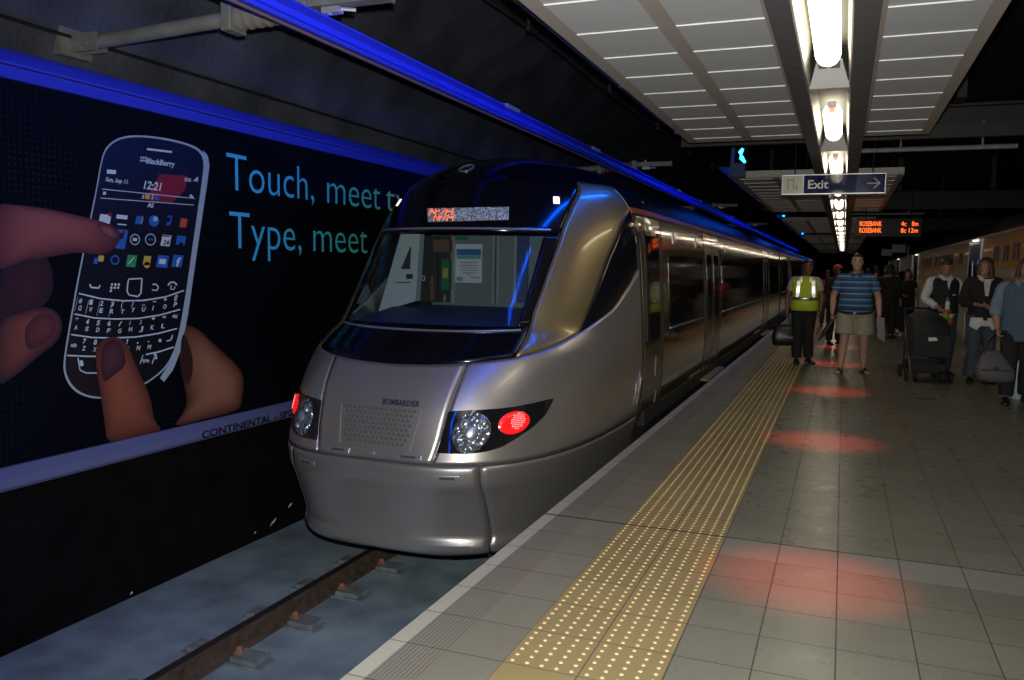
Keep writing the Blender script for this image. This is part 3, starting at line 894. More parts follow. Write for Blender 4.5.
# gold pillars and quarter windows
qa = [TIP] + [HIT(*p) for p in ((597.6, 285.8), (608.4, 254.9), (622.3, 220.9), (629.5, 209.5))]
ZQ = qa[-1][1]
lo = [(aJ, zJ)] + silv
lf = [q for q in amc if q[1] < ZQ] + [(am(ZQ), ZQ)]
rr = [TIP] + low2 + [(AS(zq + (ZQ - zq) * i / 4), zq + (ZQ - zq) * i / 4) for i in range(1, 5)]
A, Bq = resample(qa, 26), resample(rr, 26)
for s in (1, -1):
    b = MB(); patch(b, coons(lo, [(am(ZQ), ZQ), (qa[-1][0], ZQ)], lf, qa, 14, 34), (s,))
    kq = (qa[-1][0] - am(ZQ)) / (AS(ZQ) - am(ZQ)); aq = lambda z: am(z) + (AS(z) - am(z)) * kq; zs_ = [ZQ + (ZR - ZQ) * j / 8 for j in range(9)]
    patch(b, [[(am(z) + (aq(z) - am(z)) * i / 13, z) for i in range(14)] for z in zs_], (s,)); patch(b, [[(aq(z) + (AS(z) - aq(z)) * i / 4, z) for i in range(5)] for z in zs_], (s,))
    tag(tb(b, 'front_pillar', M_GOLD, solid=0.012), 'gold curved pillar beside the windscreen')
    b = MB(); patch(b, [[(p[0] + (q[0] - p[0]) * i / 10, p[1] + (q[1] - p[1]) * i / 10) for i in range(11)] for p, q in zip(A, Bq)], (s,)); tb(b, 'quarter_window', M_DGLASS, solid=0.01)

# trims
b = MB()
for s in (1, -1):
    b.tube([SP3(AW(0.817, 1.818) * i / 20, 1.818, s, 0.012) for i in range(21)], 0.010, 6)
    b.tube([SP3(AW(0.815, .99) * i / 20, 0.972 + 0.018 * (i / 20) ** 2, s, 0.012) for i in range(21)], 0.009, 6)
tb(b, 'windscreen_trim', M_TRIM)
# marker lights and sensor
for s in (1, -1):
    a = AW(0.79, 2.092); b = MB(); overlay(b, [[(a + 0.012 * i, 2.092 + 0.05 * (j - .5) * 2 * 0.62) for i in (-1, 0, 1)] for j in (0, 0.5, 1)], (s,), 0, 0.012); tb(b, 'marker_light', M_MARK, smooth=False)
b = MB(); ps = [SP3(0.06 + 0.045 * math.cos(t), 2.40 + 0.04 * math.sin(t), -1, 0.006) for t in [2 * math.pi * k / 16 for k in range(17)]]
b.tube(ps, 0.007, 6); tb(b, 'roof_camera_ring', M_TRIM)
# destination display, a flat dot matrix behind the mask glass
def DL(u, v, o=0.0):
    """point on the flush display: u along, v up"""
    x = (428 + .5 * (1 - v)) * (1 - u) + (508.5 + .5 * v) * u; y = (222.6 * (1 - v) + 209.2 * v) * (1 - u) + (220.3 * (1 - v) + 207.6 * v) * u
    h = HIT(x, y); return SP3(*h, HS, 0.010 + o)


b = MB(); b.grid([[DL(i / 12, j / 3) for i in range(13)] for j in range(4)]); disp = b.build('destination_display', M_DOTS, train, solid=0.006)
b = MB(); rnd = random.Random(4)
strokes = [((0, 0), (.5, 1)), ((.5, 1), (1, .3)), ((1.2, .9), (1.2, 0)), ((1.2, .5), (2, .8)), ((2.2, .1), (3, 1)), ((3.1, 0), (3.4, .9)), ((3.4, .5), (4.2, .6)), ((4.3, 0), (4.6, 1))]
for row, (u0, us, v0, vs) in enumerate(((.02, .065, .50, .42), (.07, .055, .08, .38))):
    for (p, r_) in strokes:
        for k in range(9):
            t = k / 8; u = u0 + us * (p[0] + (r_[0] - p[0]) * t); v = v0 + vs * (p[1] + (r_[1] - p[1]) * t)
            u = round(u * 100) / 100; v = round(v * 18) / 18
            b.poly([DL(u + x * .0042, v + y * .024, 0.004) for x, y in ((-1, -1), (1, -1), (1, 1), (-1, 1))])
tag(b.build('lit_dots', M_DOTO, disp), kind='stuff')
# headlight units
topH = [HIT(*p) for p in ((448.8, 411.6), (466.9, 410.5), (490.3, 409.4), (513.8, 406.9), (532.5, 403), (552.3, 398.3))]
botH = [HIT(*p) for p in ((437.4, 453.2), (466.9, 454.2), (485.6, 451.9), (501.3, 447.2), (516.9, 437.8), (532.5, 426.9), (545, 414.4), (551.8, 401.5), (552.4, 398.6))]
A, Bh = resample(botH, 30), resample(topH, 30)
hlrows = [[(p[0] + (q[0] - p[0]) * i / 8, p[1] + (q[1] - p[1]) * i / 8) for p, q in zip(A, Bh)] for i in range(9)]


def shell_disc(mb, cen, rx, ry, s, off, dome, rings=5, seg=28):
    """domed lens lying on the shell round pixel centre; rx, ry in shell metres"""
    ca, czz = cen; e = 0.004
    da_ = np.linalg.norm(SP3(ca + e, czz, s) - SP3(ca - e, czz, s)) / (2 * e)
    dz_ = np.linalg.norm(SP3(ca, czz + e, s) - SP3(ca, czz - e, s)) / (2 * e)
    R = []
    for k in range(rings, 0, -1):
        t = k / rings
        R.append([SP3(ca + rx / da_ * t * math.cos(q), czz + ry / dz_ * t * math.sin(q), s, off + dome * math.sqrt(max(0, 1 - t * t))) for q in [2 * math.pi * i / seg for i in range(seg)]])
    n = len(mb.v); mb.loft(R, cap=False); mb.v.append(tuple(SP3(ca, czz, s, off + dome))); e0 = n + (rings - 1) * seg
    for i in range(seg): mb.f.append((e0 + i, e0 + (i + 1) % seg, len(mb.v) - 1)); mb.mi.append(mb.cur)
    return da_, dz_


hc, tc = HIT(470.8, 433), HIT(513.2, 422.8)
for s in (1, -1):
    b = MB(); overlay(b, hlrows, (s,), 0.0, 0.011); hu = tb(b, 'headlight_unit', M_DGLASS, angle=30)
    b = MB()
    # faceted chrome bowl: rings of alternating facets
    ca, cz = hc; rr_ = 0.138
    d1, d2 = shell_disc(b, hc, rr_, rr_ * 1.12, s, 0.013, 0.022, 5, 20); tb(b, 'headlamp', M_CHROME, parent=hu, smooth=False)
    b = MB(); shell_disc(b, (ca, cz), 0.05, 0.055, s, 0.033, 0.018, 4, 14); shell_disc(b, (ca + 0.03 / d1, cz - 0.07), 0.025, 0.025, s, 0.029, 0.02, 3, 10); shell_disc(b, (ca - 0.05 / d1, cz + 0.06), 0.03, 0.03, s, 0.027, 0.02, 3, 10)
    tb(b, 'headlamp', M_TRIM, parent=hu, smooth=False)
    b = MB(); shell_disc(b, tc, 0.135, 0.088, s, 0.012, 0.02, 5, 28); tl = tb(b, 'tail_lamp', M_TAIL, parent=hu)
    b = MB(); e1, e2 = shell_disc(MB(), tc, .1, .1, s, 0, 0)
    for i in range(-4, 5):
        for j in range(-4, 5):
            if i * i + j * j <= 18: shell_disc(b, (tc[0] + (0.022 + i * 0.0135) / e1, tc[1] + 0.01 + j * 0.0135), 0.0052, 0.0052, s, 0.032, 0.003, 1, 6)
    tag(tb(b, 'tail_lamp_dots', M_TAILDOT, parent=hu, smooth=False), kind='stuff')
# grille plate
b = MB(); A = [(AW(0.30, .146) * i / 10, .146) for i in range(11)]; Bq = [(AW(0.341, .428) * i / 10, .428) for i in range(11)]
g = [[(p[0] + (q[0] - p[0]) * j / 8, p[1] + (q[1] - p[1]) * j / 8) for p, q in zip(A, Bq)] for j in range(9)]
for s in (1, -1): b.grid([[SP3(a, z, s, 0.007) for a, z in r] for r in g], flip=s < 0)
for s in (1, -1): b.tube([SP3(*q, s, 0.006) for q in [r[-1] for r in g]], 0.006, 5); b.tube([SP3(*q, s, 0.006) for q in g[0]], 0.004, 5); b.tube([SP3(*q, s, 0.006) for q in g[-1]], 0.004, 5)
gp = tb(b, 'grille_plate', M_SILVER, parent=hood)
b = MB()
for j in range(8):
    z = 0.18 + j * 0.034; n = 9
    for i in range(-n, n + 1):
        w = (i + 0.5 * (j % 2)) * 0.039
        if abs(w) < 0.27 + (z - 0.2) * 0.12:
            s = 1 if w >= 0 else -1; a = AW(abs(w), z); c = SP3(a, z, s, 0.0085); n_ = SP3(a, z, s, 0.02) - SP3(a, z, s, 0.0085)
            b.disc(c, n_, 0.0155, 8, 0.001)
tb(b, 'grille_holes', mat('hole_grey', (0.13, 0.13, 0.13), 0.5, metal=0.4), parent=gp, smooth=False)
b = MB()
bx0 = at(386, 401, 'y', YN(.55)); bx1 = at(422, 404, 'y', YN(.55))
zz = (bx0[2] + bx1[2]) / 2 - 0.018
text(b, 'BOMBARDIER', lambda x, y: SP3(AW(abs(bx0[0] + x * 0.045 - XC), zz + y * 0.04), zz + y * 0.04, 1 if bx0[0] + x * 0.045 > XC else -1, 0.008), width=(bx1[0] - bx0[0]) / 0.045, space=1.05, bold=0.03)
tb(b, 'maker_badge', M_BADGE, parent=hood, smooth=False, solid=0.004)
# latches
for w, z, hw, pr_, nm in ((0.30, 0.100, 0.10, hood, 'hood_latch'), (-0.30, 0.100, 0.10, hood, 'hood_latch'), (0.60, -0.03, 0.085, bump, 'bumper_latch'), (-0.60, -0.03, 0.085, bump, 'bumper_latch')):
    b = MB(); s = 1 if w > 0 else -1
    overlay(b, [[(AW(abs(w) + q * hw, z + r * 0.017), z + r * 0.017) for q in (-1, 0, 1)] for r in (-1, 1)], (s,), 0.004, 0.014); lt = tb(b, nm, M_TRIM, parent=pr_, smooth=False)
    b = MB(); overlay(b, [[(AW(abs(w) + q * hw * 0.6, z + r * 0.009), z + r * 0.009) for q in (-1, 0, 1)] for r in (-1, 1)], (s,), 0.012, 0.0155); tb(b, 'latch_slot', M_SEAM, parent=lt, smooth=False)
b = MB(); b.disc(SP3(0, 0.105, 1, 0.006), (0, -1, 0.2), 0.018, 12, 0.006); tb(b, 'hood_lock', M_TRIM, parent=hood, smooth=False)
b = MB(); b.disc(SP3(0.0, -0.045, 1, 0.006), (0, -1, 0.1), 0.012, 10, 0.004); tb(b, 'bumper_lock', M_TRIM, parent=bump, smooth=False)

# ---- carriage bodies behind the nose
YC = 27.0


def body_rows(zs, y0, y1, s, ny=2, off=0.0):
    if y0 < 8.8: ny = max(ny, 12)
    return [[(XC + s * (SW(y, z) + off), y, z) for y in [y0 + (y1 - y0) * (i / (ny - 1)) ** (2 if y1 - y0 > 5 else 1) for i in range(ny)]] for z in zs]


def side_panel(mb, y0, y1, z0, z1, s=1, o0=-0.004, o1=0.005, nz=8):
    zs = [z0 + (z1 - z0) * i / (nz - 1) for i in range(nz)]
    A = body_rows(zs, y0, y1, s, 2, o1); Bk = body_rows(zs, y0, y1, s, 2, o0)
    mb.grid(A); mb.grid(Bk); mb.grid([A[0], Bk[0]]); mb.grid([A[-1], Bk[-1]]); mb.grid([[r[0] for r in A], [r[0] for r in Bk]]); mb.grid([[r[-1] for r in A], [r[-1] for r in Bk]])


ZG = 2.035


def carriage(y0, y1, front):
    zs = [0.03 + (ZG - 0.03) * i / 20 for i in range(21)]; rz = [ZG + (ZT - ZG) * (1 - (1 - i / 14) ** 2) for i in range(15)]
    b = MB()
    for s in (1, -1): b.grid(body_rows(zs, y0, y1, s, 24 if front else 3))
    if not front: b.prism([(XC + WZ(z) * 0.985, y0 + 0.003, z) for z in zs] + [(XC - WZ(z) * 0.985, y0 + 0.003, z) for z in zs[::-1]], (0, 0.02, 0))
    b.prism([(XC + WZ(z) * 0.985, y1 - 0.03, z) for z in zs] + [(XC - WZ(z) * 0.985, y1 - 0.03, z) for z in zs[::-1]], (0, 0.02, 0))
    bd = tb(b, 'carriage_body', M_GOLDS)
    b = MB()
    for s in (1, -1):
        R = [[(XC + s * WZ(z), YE(z) if front else y0, z), (XC + s * WZ(z), y0 + 2, z), (XC + s * WZ(z), y1, z)] for z in rz]
        b.grid(R)
    tb(b, 'carriage_roof', M_BROOF, parent=bd, angle=180)
    b = MB()
    for s in (1, -1): side_panel(b, y0 + (0.02 if front else 0), y1, 2.045, 2.10, s, 0.0, 0.012, 3)
    tb(b, 'gutter_stripe', M_ORANGE, parent=bd)
    b = MB(); b.box((XC - 1.25, y0, -0.75), (XC + 1.25, y1, 0.02)); b.box((XC - 1.33, y0 + 0.3, -0.10), (XC + 1.37, y1, 0.05))
    tb(b, 'underframe', M_UNDER, parent=bd, smooth=False)
    return bd


def passenger_window(bd, y0, y1, z0=0.74, z1=1.66):
    b = MB(); side_panel(b, y0, y1, z0, z1, 1, -0.004, 0.0015); w = tb(b, 'passenger_window', M_DGLASS, parent=bd)
    b = MB(); zm = z0 + 0.10; b.box((XC + WZ(zm) + 0.004, y0 + 0.06, zm - 0.012), (XC + WZ(zm) + 0.009, y1 - 0.05, zm + 0.008)); tb(b, 'window_ledge', M_TRIM, parent=bd, smooth=False)


def passenger_door(bd, y0, y1):
    ym = (y0 + y1) / 2
    for a, c in ((y0, ym - 0.012), (ym + 0.012, y1)):
        b = MB(); side_panel(b, a, c, -0.02, 2.02, 1, -0.01, 0.006); d = tb(b, 'door', M_DOORG, parent=bd)
    b = MB()
    for a, c in ((y0 + 0.16, ym - 0.10), (ym + 0.10, y1 - 0.16)): side_panel(b, a, c, 0.45, 1.72, 1, 0.0, 0.0075)
    tb(b, 'door_glass', M_DGLASS, parent=bd)
    b = MB()
    for yy in (y0 - 0.02, ym - 0.008, y1 + 0.005): side_panel(b, yy, yy + 0.018, -0.02, 2.03, 1, 0, 0.009)
    tb(b, 'door_seal', M_RUBBER, parent=bd)
    b = MB(); b.box((XC + 1.30, y0 - 0.1, -0.075), (XC + 1.48, y1 + 0.1, -0.045)); tb(b, 'door_step', M_STEP, parent=bd, smooth=False)


c1 = carriage(YS + 0.004, YC, True)
# nose shoulder roof strip between the joint and the full width roof
for s in (1, -1):
    b = MB(); patch(b, [[(AS(z) + (1 - AS(z)) * i / 8, z) for i in range(9)] for z in [ZG + (ZR - ZG) * j / 6 for j in range(7)]], (s,)); tb(b, 'shoulder_panel', M_BROOF, parent=c1)
# cab side door
b = MB(); side_panel(b, 8.20, 9.12, 0.06, 2.02, 1, -0.01, 0.005); cd = tb(b, 'cab_door', M_DOORG, parent=c1)
b = MB(); side_panel(b, 8.36, 8.97, 0.77, 1.84, 1, 0, 0.011); tb(b, 'cab_door_window', M_DGLASS, parent=c1)
b = MB(); side_panel(b, 8.32, 8.36, 0.73, 1.88, 1, 0, 0.014); side_panel(b, 8.97, 9.01, 0.73, 1.88, 1, 0, 0.014); side_panel(b, 8.32, 9.01, 0.73, 0.77, 1, 0, 0.014, 2); tb(b, 'cab_window_frame', M_RUBBER, parent=c1)
b = MB(); side_panel(b, 8.115, 8.165, 0.0, 2.03, 1, 0, 0.008); tb(b, 'cab_door_seal', M_RUBBER, parent=c1)
b = MB(); side_panel(b, 9.12, 9.15, 0.06, 2.03, 1, 0, 0.008); tb(b, 'cab_door_seal', M_RUBBER, parent=c1)
for yy, z0, z1 in ((8.62, 0.40, 0.60), (7.90, 0.32, 0.52), (8.75, 0.10, 0.22)):
    b = MB(); b.tube([(XC + SW(yy, z0) + 0.03, yy, z0), (XC + SW(yy, z1) + 0.03, yy, z1)], 0.008, 6); tb(b, 'grab_handle', M_TRIM, parent=c1)
passenger_window(c1, 9.5, 12.0)
passenger_door(c1, 12.15, 13.65)
passenger_window(c1, 13.95, 21.1)
passenger_door(c1, 21.5, 23.0)
passenger_window(c1, 23.3, 26.3)
for y in (9.8, 11.4, 14.4, 17.6):
    b = MB(); side_panel(b, y, y + 0.10, 1.80, 1.93, 1, 0, 0.006, 2); tb(b, 'lamp_lens', M_ALU, parent=c1, smooth=False)
for k in range(2):
    y0 = YC + 0.5 + k * 20.2; cc = carriage(y0, y0 + 19.7, False)
    passenger_window(cc, y0 + 0.8, y0 + 3.4); passenger_door(cc, y0 + 3.8, y0 + 5.3); passenger_window(cc, y0 + 5.6, y0 + 13.8); passenger_door(cc, y0 + 14.2, y0 + 15.7); passenger_window(cc, y0 + 16, y0 + 18.9)
    b = MB(); b.box((XC - 1.1, y0 - 0.55, 0.0), (XC + 1.1, y0 + 0.05, 2.2)); tb(b, 'gangway', M_RUBBER, parent=cc, smooth=False)
# white reflective mark low on the side, ahead of the cab door
b = MB()
def mk(px, py): a, z = HIT(px, py); return SP3(a, z, 1, 0.006)
for L_, w in (([(637.5, 378), (636, 384), (635, 391), (634.5, 398), (636.5, 402)], 0.03), ([(640.5, 377), (639.5, 385), (637.5, 395), (635.5, 404)], 0.02), ([(633.5, 396), (633, 402), (632, 405)], 0.03)):
    P = [mk(*q) for q in L_]; b.grid([[p + [0, w, 0], p - [0, w * 0.2, 0]] for p in P])
tb(b, 'reflective_mark', M_RETRO, solid=0.003, parent=c1, smooth=False)

# ---- cab interior behind the windscreen
b = MB(); b.prism([(XC - .80, 6.30, 1.0), (XC - 1.12, 7.6, 1.07), (XC - 1.12, 7.95, 1.09), (XC + 1.12, 7.95, 1.09), (XC + 1.12, 7.6, 1.07), (XC + .80, 6.30, 1.0)], (0, 0, -0.35)); tb(b, 'driver_desk', M_DESK, smooth=False)
b = MB(); b.box((XC - 1.22, 8.7, 0.3), (XC + 1.22, 8.76, 2.2)); cw = tb(b, 'cab_rear_wall', M_CABW, smooth=False)
cy = 8.69
P = lambda x, y, o=0: at(x, y, 'y', cy - o)


def rect(mb, x0, y0, x1, y1, th=0.02, o=0.0):
    p, q = P(x0, y0, o), P(x1, y1, o); mb.box((min(p[0], q[0]), cy - o - th, min(p[2], q[2])), (max(p[0], q[0]), cy - o, max(p[2], q[2])))


b = MB(); rect(b, 420, 236, 439, 302, 0.05); rect(b, 440, 236, 450, 302, 0.03); b.build('equipment_cabinet', M_CABD, cw)
b = MB(); rect(b, 437, 240, 452, 252, 0.09); rect(b, 434, 276, 437, 300, 0.09); b.build('cab_fitting', M_BRASS, cw)
b = MB(); rect(b, 443.5, 259, 451, 290, 0.05); rect(b, 455, 236.5, 468, 240, 0.02); b.build('green_sign', M_GREEN, cw)
b = MB(); rect(b, 445, 268, 450, 278, 0.06); rect(b, 446, 295, 447.5, 301, 0.06); b.build('small_notice', M_ADYEL, cw)
b = MB(); rect(b, 456, 244, 482, 283, 0.012); nt = b.build('notice_sheet', M_PAPER, cw)
b = MB(); rect(b, 457, 249, 481.5, 255.5, 0.014); b.build('notice_header', M_PBLUE, nt)
b = MB(); rect(b, 457, 255.5, 481.5, 259, 0.014); rect(b, 457, 277, 463, 281, 0.014); b.build('notice_band', M_PTEAL, nt)
b = MB()
for i, (x0, y0, x1) in enumerate(((461, 262, 478), (460, 265, 478.5), (463, 267.5, 476), (461, 270, 479), (463, 272.5, 475), (468, 274.5, 471), (470, 277, 480))): rect(b, x0, y0, x1, y0 + 0.8, 0.014)
b.build('notice_lines', M_CABD, nt)
b = MB()
for x in (454.5, 494.5, 499, 516): rect(b, x, 236, x + 1.2, 303, 0.05)
b.build('cabinet_edge', M_ALU, cw)
b = MB(); rect(b, 516.5, 236, 528, 303, 0.03); b.build('cab_curtain', M_DESK, cw)
# left pillar panel
yp = 7.65
b = MB(); PP = [at(x, y, 'y', yp) for x, y in ((401, 233), (420, 234), (415.5, 301), (378.5, 312))]; b.prism(PP, (0, 0.10, 0)); cp = tb(b, 'cab_pillar_panel', M_CABL, smooth=False)
b = MB(); b.prism([at(x, y, 'y', yp - 0.004) for x, y in ((410, 247), (411, 247), (410, 269), (401, 269))], (0, 0.004, 0)); b.prism([at(x, y, 'y', yp - 0.004) for x, y in ((406, 274), (413, 274), (412.5, 279), (406, 279))], (0, 0.004, 0)); b.prism([at(x, y, 'y', yp - 0.004) for x, y in ((396, 282), (410, 282), (410, 283), (396, 283))], (0, 0.004, 0))
b.build('panel_grille', M_CABD, cp)
b = MB(); q = at(418, 281, 'y', 8.6); text(b, '00', lambda x, y: (q[0] + x * 0.07, q[1], q[2] + y * 0.07), width=1.3); b.build('cab_number', M_PAPER, cw)
b = MB(); rect(b, 422, 250, 424.5, 255, 0.06); b.build('indicator', M_GREENLED, cw)
b = MB(); b.box((XC - 0.8, 7.75, 2.16), (XC + 0.8, 8.7, 2.18)); tb(b, 'cab_ceiling', M_CABD, smooth=False)

# ================================================================== OVERHEAD
RZ = 2.90
ORD = ['nearest', 'second', 'third', 'fourth', 'fifth', 'sixth']
RAFTS = [(-3.0, 9.5), (13.24, 21.0), (24.7, 32.4), (36.2, 43.9), (47.7, 55.4), (59.2, 66.9)]
RLAB = ['pale grey panelled ceiling raft nearest, ending before the Exit sign',
        'pale grey ceiling raft just behind the Exit sign, blue lamp on its corner',
        'third ceiling raft along the platform, first beyond the one behind the Exit sign',
        'fourth ceiling raft along the platform, above the departure board',
        'fifth ceiling raft along the platform, far down the light line',
        'farthest small ceiling raft at the end of the light line']
for k, (ya, yb) in enumerate(RAFTS):
    t = thing('ceiling_raft', RLAB[k], 'ceiling panel', (-0.46, ya, RZ), 0, 'ceiling rafts')
    b = MB()
    for x0, x1 in ((-1.66, -0.45), (0.12, 0.73)): b.box((x0, ya, RZ + 0.012), (x1, yb, RZ + 0.10))
    b.box((-1.66, ya, RZ - 0.002), (-1.56, yb, RZ + 0.02)); b.box((-1.07, ya, RZ - 0.001), (-0.965, yb, RZ + 0.02)); b.box((0.645, ya, RZ - 0.002), (0.73, yb, RZ + 0.02))
    b.box((-0.475, ya, RZ - 0.002), (-0.45, yb, RZ + 0.02)); b.box((0.12, ya, RZ - 0.002), (0.15, yb, RZ + 0.02))
    b.build('raft_frame', M_RAFTB, t)
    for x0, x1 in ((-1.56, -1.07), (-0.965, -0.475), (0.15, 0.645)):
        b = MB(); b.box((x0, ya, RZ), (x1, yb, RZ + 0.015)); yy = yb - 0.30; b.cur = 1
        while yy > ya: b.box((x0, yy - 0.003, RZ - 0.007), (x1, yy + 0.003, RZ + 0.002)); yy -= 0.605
        b.build('panel_sheet', [M_RAFT, M_SEAMGLINT], t)
    # tube brackets, plus hidden plates added to keep blue light off vault and platform
    b = MB(); b.box((-1.66, ya + 0.1, RZ + 0.10), (-1.60, yb - 0.1, RZ + 0.115)); b.box((-1.615, ya + 0.1, RZ + 0.115), (-1.60, yb - 0.1, RZ + 0.25))
    b.box((-1.90, ya + 0.1, RZ + 0.172), (-1.60, yb - 0.1, RZ + 0.18))  # hood plate added to stop the tube light reaching the vault
    yy = yb - 0.55
    while yy > ya: b.box((-1.72, yy, RZ + 0.02), (-1.60, yy + 0.14, RZ + 0.13)); yy -= 2.35
    b.build('tube_shield_bracket', M_BEAM, t)
    b = MB(); yy = ya + 0.2
    while yy + 1.2 < yb: b.tube([(-1.655, yy, RZ + 0.15), (-1.655, yy + 1.15, RZ + 0.15)], 0.018, 8); yy += 1.35
    b.build('blue_tube', M_BLUE, t)
    for x in (-1.5, -0.6, 0.6):
        for yy in (ya + 0.5, (ya + yb) / 2, yb - 0.5): b = MB(); b.tube([(x, yy, RZ + 0.1), (x, yy, 5.1)], 0.008, 6); b.build('hanger_rod', M_BEAM, t)
    if k == 1:
        b = MB(); b.box((-1.66, ya - 0.16, 2.90), (-1.45, ya, 3.10)); b.box((-1.66, ya - 0.15, 3.10), (-1.62, ya, 3.36)); b.build('lamp_bracket', mat('blue_bracket', (0.01, 0.015, 0.16), 0.5), t)
        b = MB(); b.tube([(-1.50, ya - 0.05, 3.33), (-1.535, ya - 0.05, 3.27), (-1.52, ya - 0.05, 3.20), (-1.46, ya - 0.05, 3.12)], [0.02, 0.035, 0.035, 0.018], 8); b.build('blue_lamp', M_CYAN, t)

# ---- continuous lighting trough
TX = -0.165
tr = thing('lighting_trough', 'long grey trough running down the platform ceiling around the bright lamps', 'light fitting', (TX, 0, RZ))
b = MB()
for s in (-1, 1):
    b.prism([(TX + s * 0.285, -3, RZ - 0.02), (TX + s * 0.285, -3, RZ + 0.02), (TX + s * 0.15, -3, RZ - 0.045), (TX + s * 0.14, -3, RZ - 0.055), (TX + s * 0.15, -3, RZ - 0.065)], (0, 71, 0))
b.build('trough_flange', M_TROUGH, tr)
b = MB()
for s in (-1, 1): b.prism([(TX + s * 0.14, -3, RZ - 0.055), (TX + s * 0.115, -3, RZ + 0.13), (TX + s * 0.12, -3, RZ + 0.135), (TX + s * 0.15, -3, RZ - 0.045)], (0, 71, 0))
b.build('trough_reflector', M_TROUGHIN, tr)
b = MB(); b.box((TX - 0.12, -3, RZ + 0.13), (TX + 0.12, 68, RZ + 0.145)); b.build('trough_back', mat('trough_back_dark', (0.05, 0.05, 0.05), 0.6), tr)
b = MB()
yy = -2.5
while yy < 60:
    for s in (-1, 1): b.prism([(TX + s * 0.283, yy, RZ - 0.022), (TX + s * 0.152, yy, RZ - 0.067), (TX + s * 0.138, yy, RZ - 0.057), (TX + s * 0.138, yy + 0.008, RZ - 0.057), (TX + s * 0.152, yy + 0.008, RZ - 0.067), (TX + s * 0.283, yy + 0.008, RZ - 0.022)], (0, 0, -0.001))
    yy += 1.7
b.build('trough_joint', M_RUBBER, tr)
lamp0 = None
NL = 17
YL0 = 4.70 - 3.4
for k in range(NL):
    ys = YL0 + 3.4 * k
    if k == 0:
        t = thing('ceiling_lamp', '', 'ceiling lamp', (TX, ys, RZ), 0, 'lamps in the ceiling trough')
        b = MB(); L = 1.45
        rings = []
        for yy, r in ((0.0, 0.035), (0.02, 0.06), (0.06, 0.078), (0.14, 0.082), (L - 0.14, 0.082), (L - 0.06, 0.076), (L - 0.02, 0.058), (L, 0.03)):
            rings.append([(TX + r * math.cos(q), ys + yy, RZ + 0.03 + r * 0.9 * math.sin(q)) for q in [2 * math.pi * i / 20 for i in range(20)]])
        b.loft(rings); b.build('lamp_glass', M_LAMP, t, smooth=True)
        b = MB(); b.box((TX - 0.035, ys - 0.26, RZ + 0.02), (TX + 0.035, ys - 0.02, RZ + 0.06)); b.box((TX - 0.07, ys + L + 0.02, RZ + 0.03), (TX - 0.012, ys + L + 0.30, RZ + 0.10)); b.box((TX + 0.012, ys + L + 0.02, RZ + 0.03), (TX + 0.07, ys + L + 0.30, RZ + 0.10)); b.build('lamp_holder', M_ALU, t, bevel=0.004)
        b = MB(); b.box((TX - 0.022, ys - 0.16, RZ - 0.012), (TX + 0.022, ys - 0.03, RZ + 0.02)); b.build('red_indicator', M_LED, t, bevel=0.004)
        b = MB()
        for y0_, d in ((ys + L + 0.46, 1), (ys - 0.55, -1)):
            pass
        y0_ = ys + L + 0.30
        b.prism([(TX - 0.085, y0_, RZ + 0.08), (TX + 0.085, y0_, RZ + 0.08), (TX + 0.14, y0_ + 0.28, RZ - 0.05), (TX - 0.14, y0_ + 0.28, RZ - 0.05)], (0, 0, 0.012))
        b.box((TX - 0.14, y0_ + 0.28, RZ - 0.05), (TX + 0.14, y0_ + 0.33, RZ + 0.0))
        b.build('baffle', M_BAFFLE, t)
        lamp0 = t
    else:
        t = copy_tree(lamp0); t.location = (TX, ys, RZ)
    names = {0: 'bright trough lamp overhead behind the viewer', 1: 'bright glass lamp nearest in the ceiling trough, cut by the picture top', 2: 'second bright lamp in the ceiling trough, nearest one wholly seen',
             3: 'third bright trough lamp, just above the Exit sign', 4: 'fourth bright trough lamp, partly behind the Exit sign', 5: 'fifth bright trough lamp, first seen clear below the Exit sign',
             6: 'sixth bright trough lamp, second below the Exit sign', 7: 'seventh bright trough lamp, third below the Exit sign'}
    t['label'] = names.get(k, 'small far lamp among the merging last lights of the ceiling trough')

# ---- cross beams and conduits in the gaps between the rafts
for k, (yy, lab) in enumerate(((11.2, 'dark steel cross beam above the Exit sign'), (22.9, 'dark steel cross beam before the departure board'), (34.4, 'dark steel cross beam beyond the departure board'))):
    t = thing('cross_beam', lab, 'beam', (0, yy, 3.15), 0, 'cross beams')
    b = MB()
    for z0, z1, w in ((3.22, 3.25, 0.12), (3.48, 3.51, 0.12), (3.25, 3.48, 0.015)): b.box((-2.0, yy - w + 0.25, z0), (6.0, yy + w + 0.25, z1))
    b.build('beam_section', M_BEAM, t)
    b = MB(); b.box((-2.0, yy - 0.35, 3.05), (5.5, yy - 0.25, 3.2)); b.box((1.1, yy - 0.3, 3.5), (1.2, yy + 0.3, 5.1)); b.box((3.1, yy - 0.3, 3.5), (3.2, yy + 0.3, 5.1)); b.box((-1.9, yy - 0.3, 3.5), (-1.8, yy + 0.3, 5.1)); b.build('cable_tray', M_BEAM, t)
    b = MB(); b.tube([(0.12, yy - 0.2, 2.95), (1.75, yy - 0.2, 2.95)], 0.028, 8); b.tube([(0.55, yy - 0.2, 2.95), (0.55, yy - 0.2, 3.25)], 0.012, 6); b.tube([(1.4, yy - 0.2, 2.95), (1.4, yy - 0.2, 3.25)], 0.012, 6); b.build('conduit', M_STEEL, t, smooth=True)

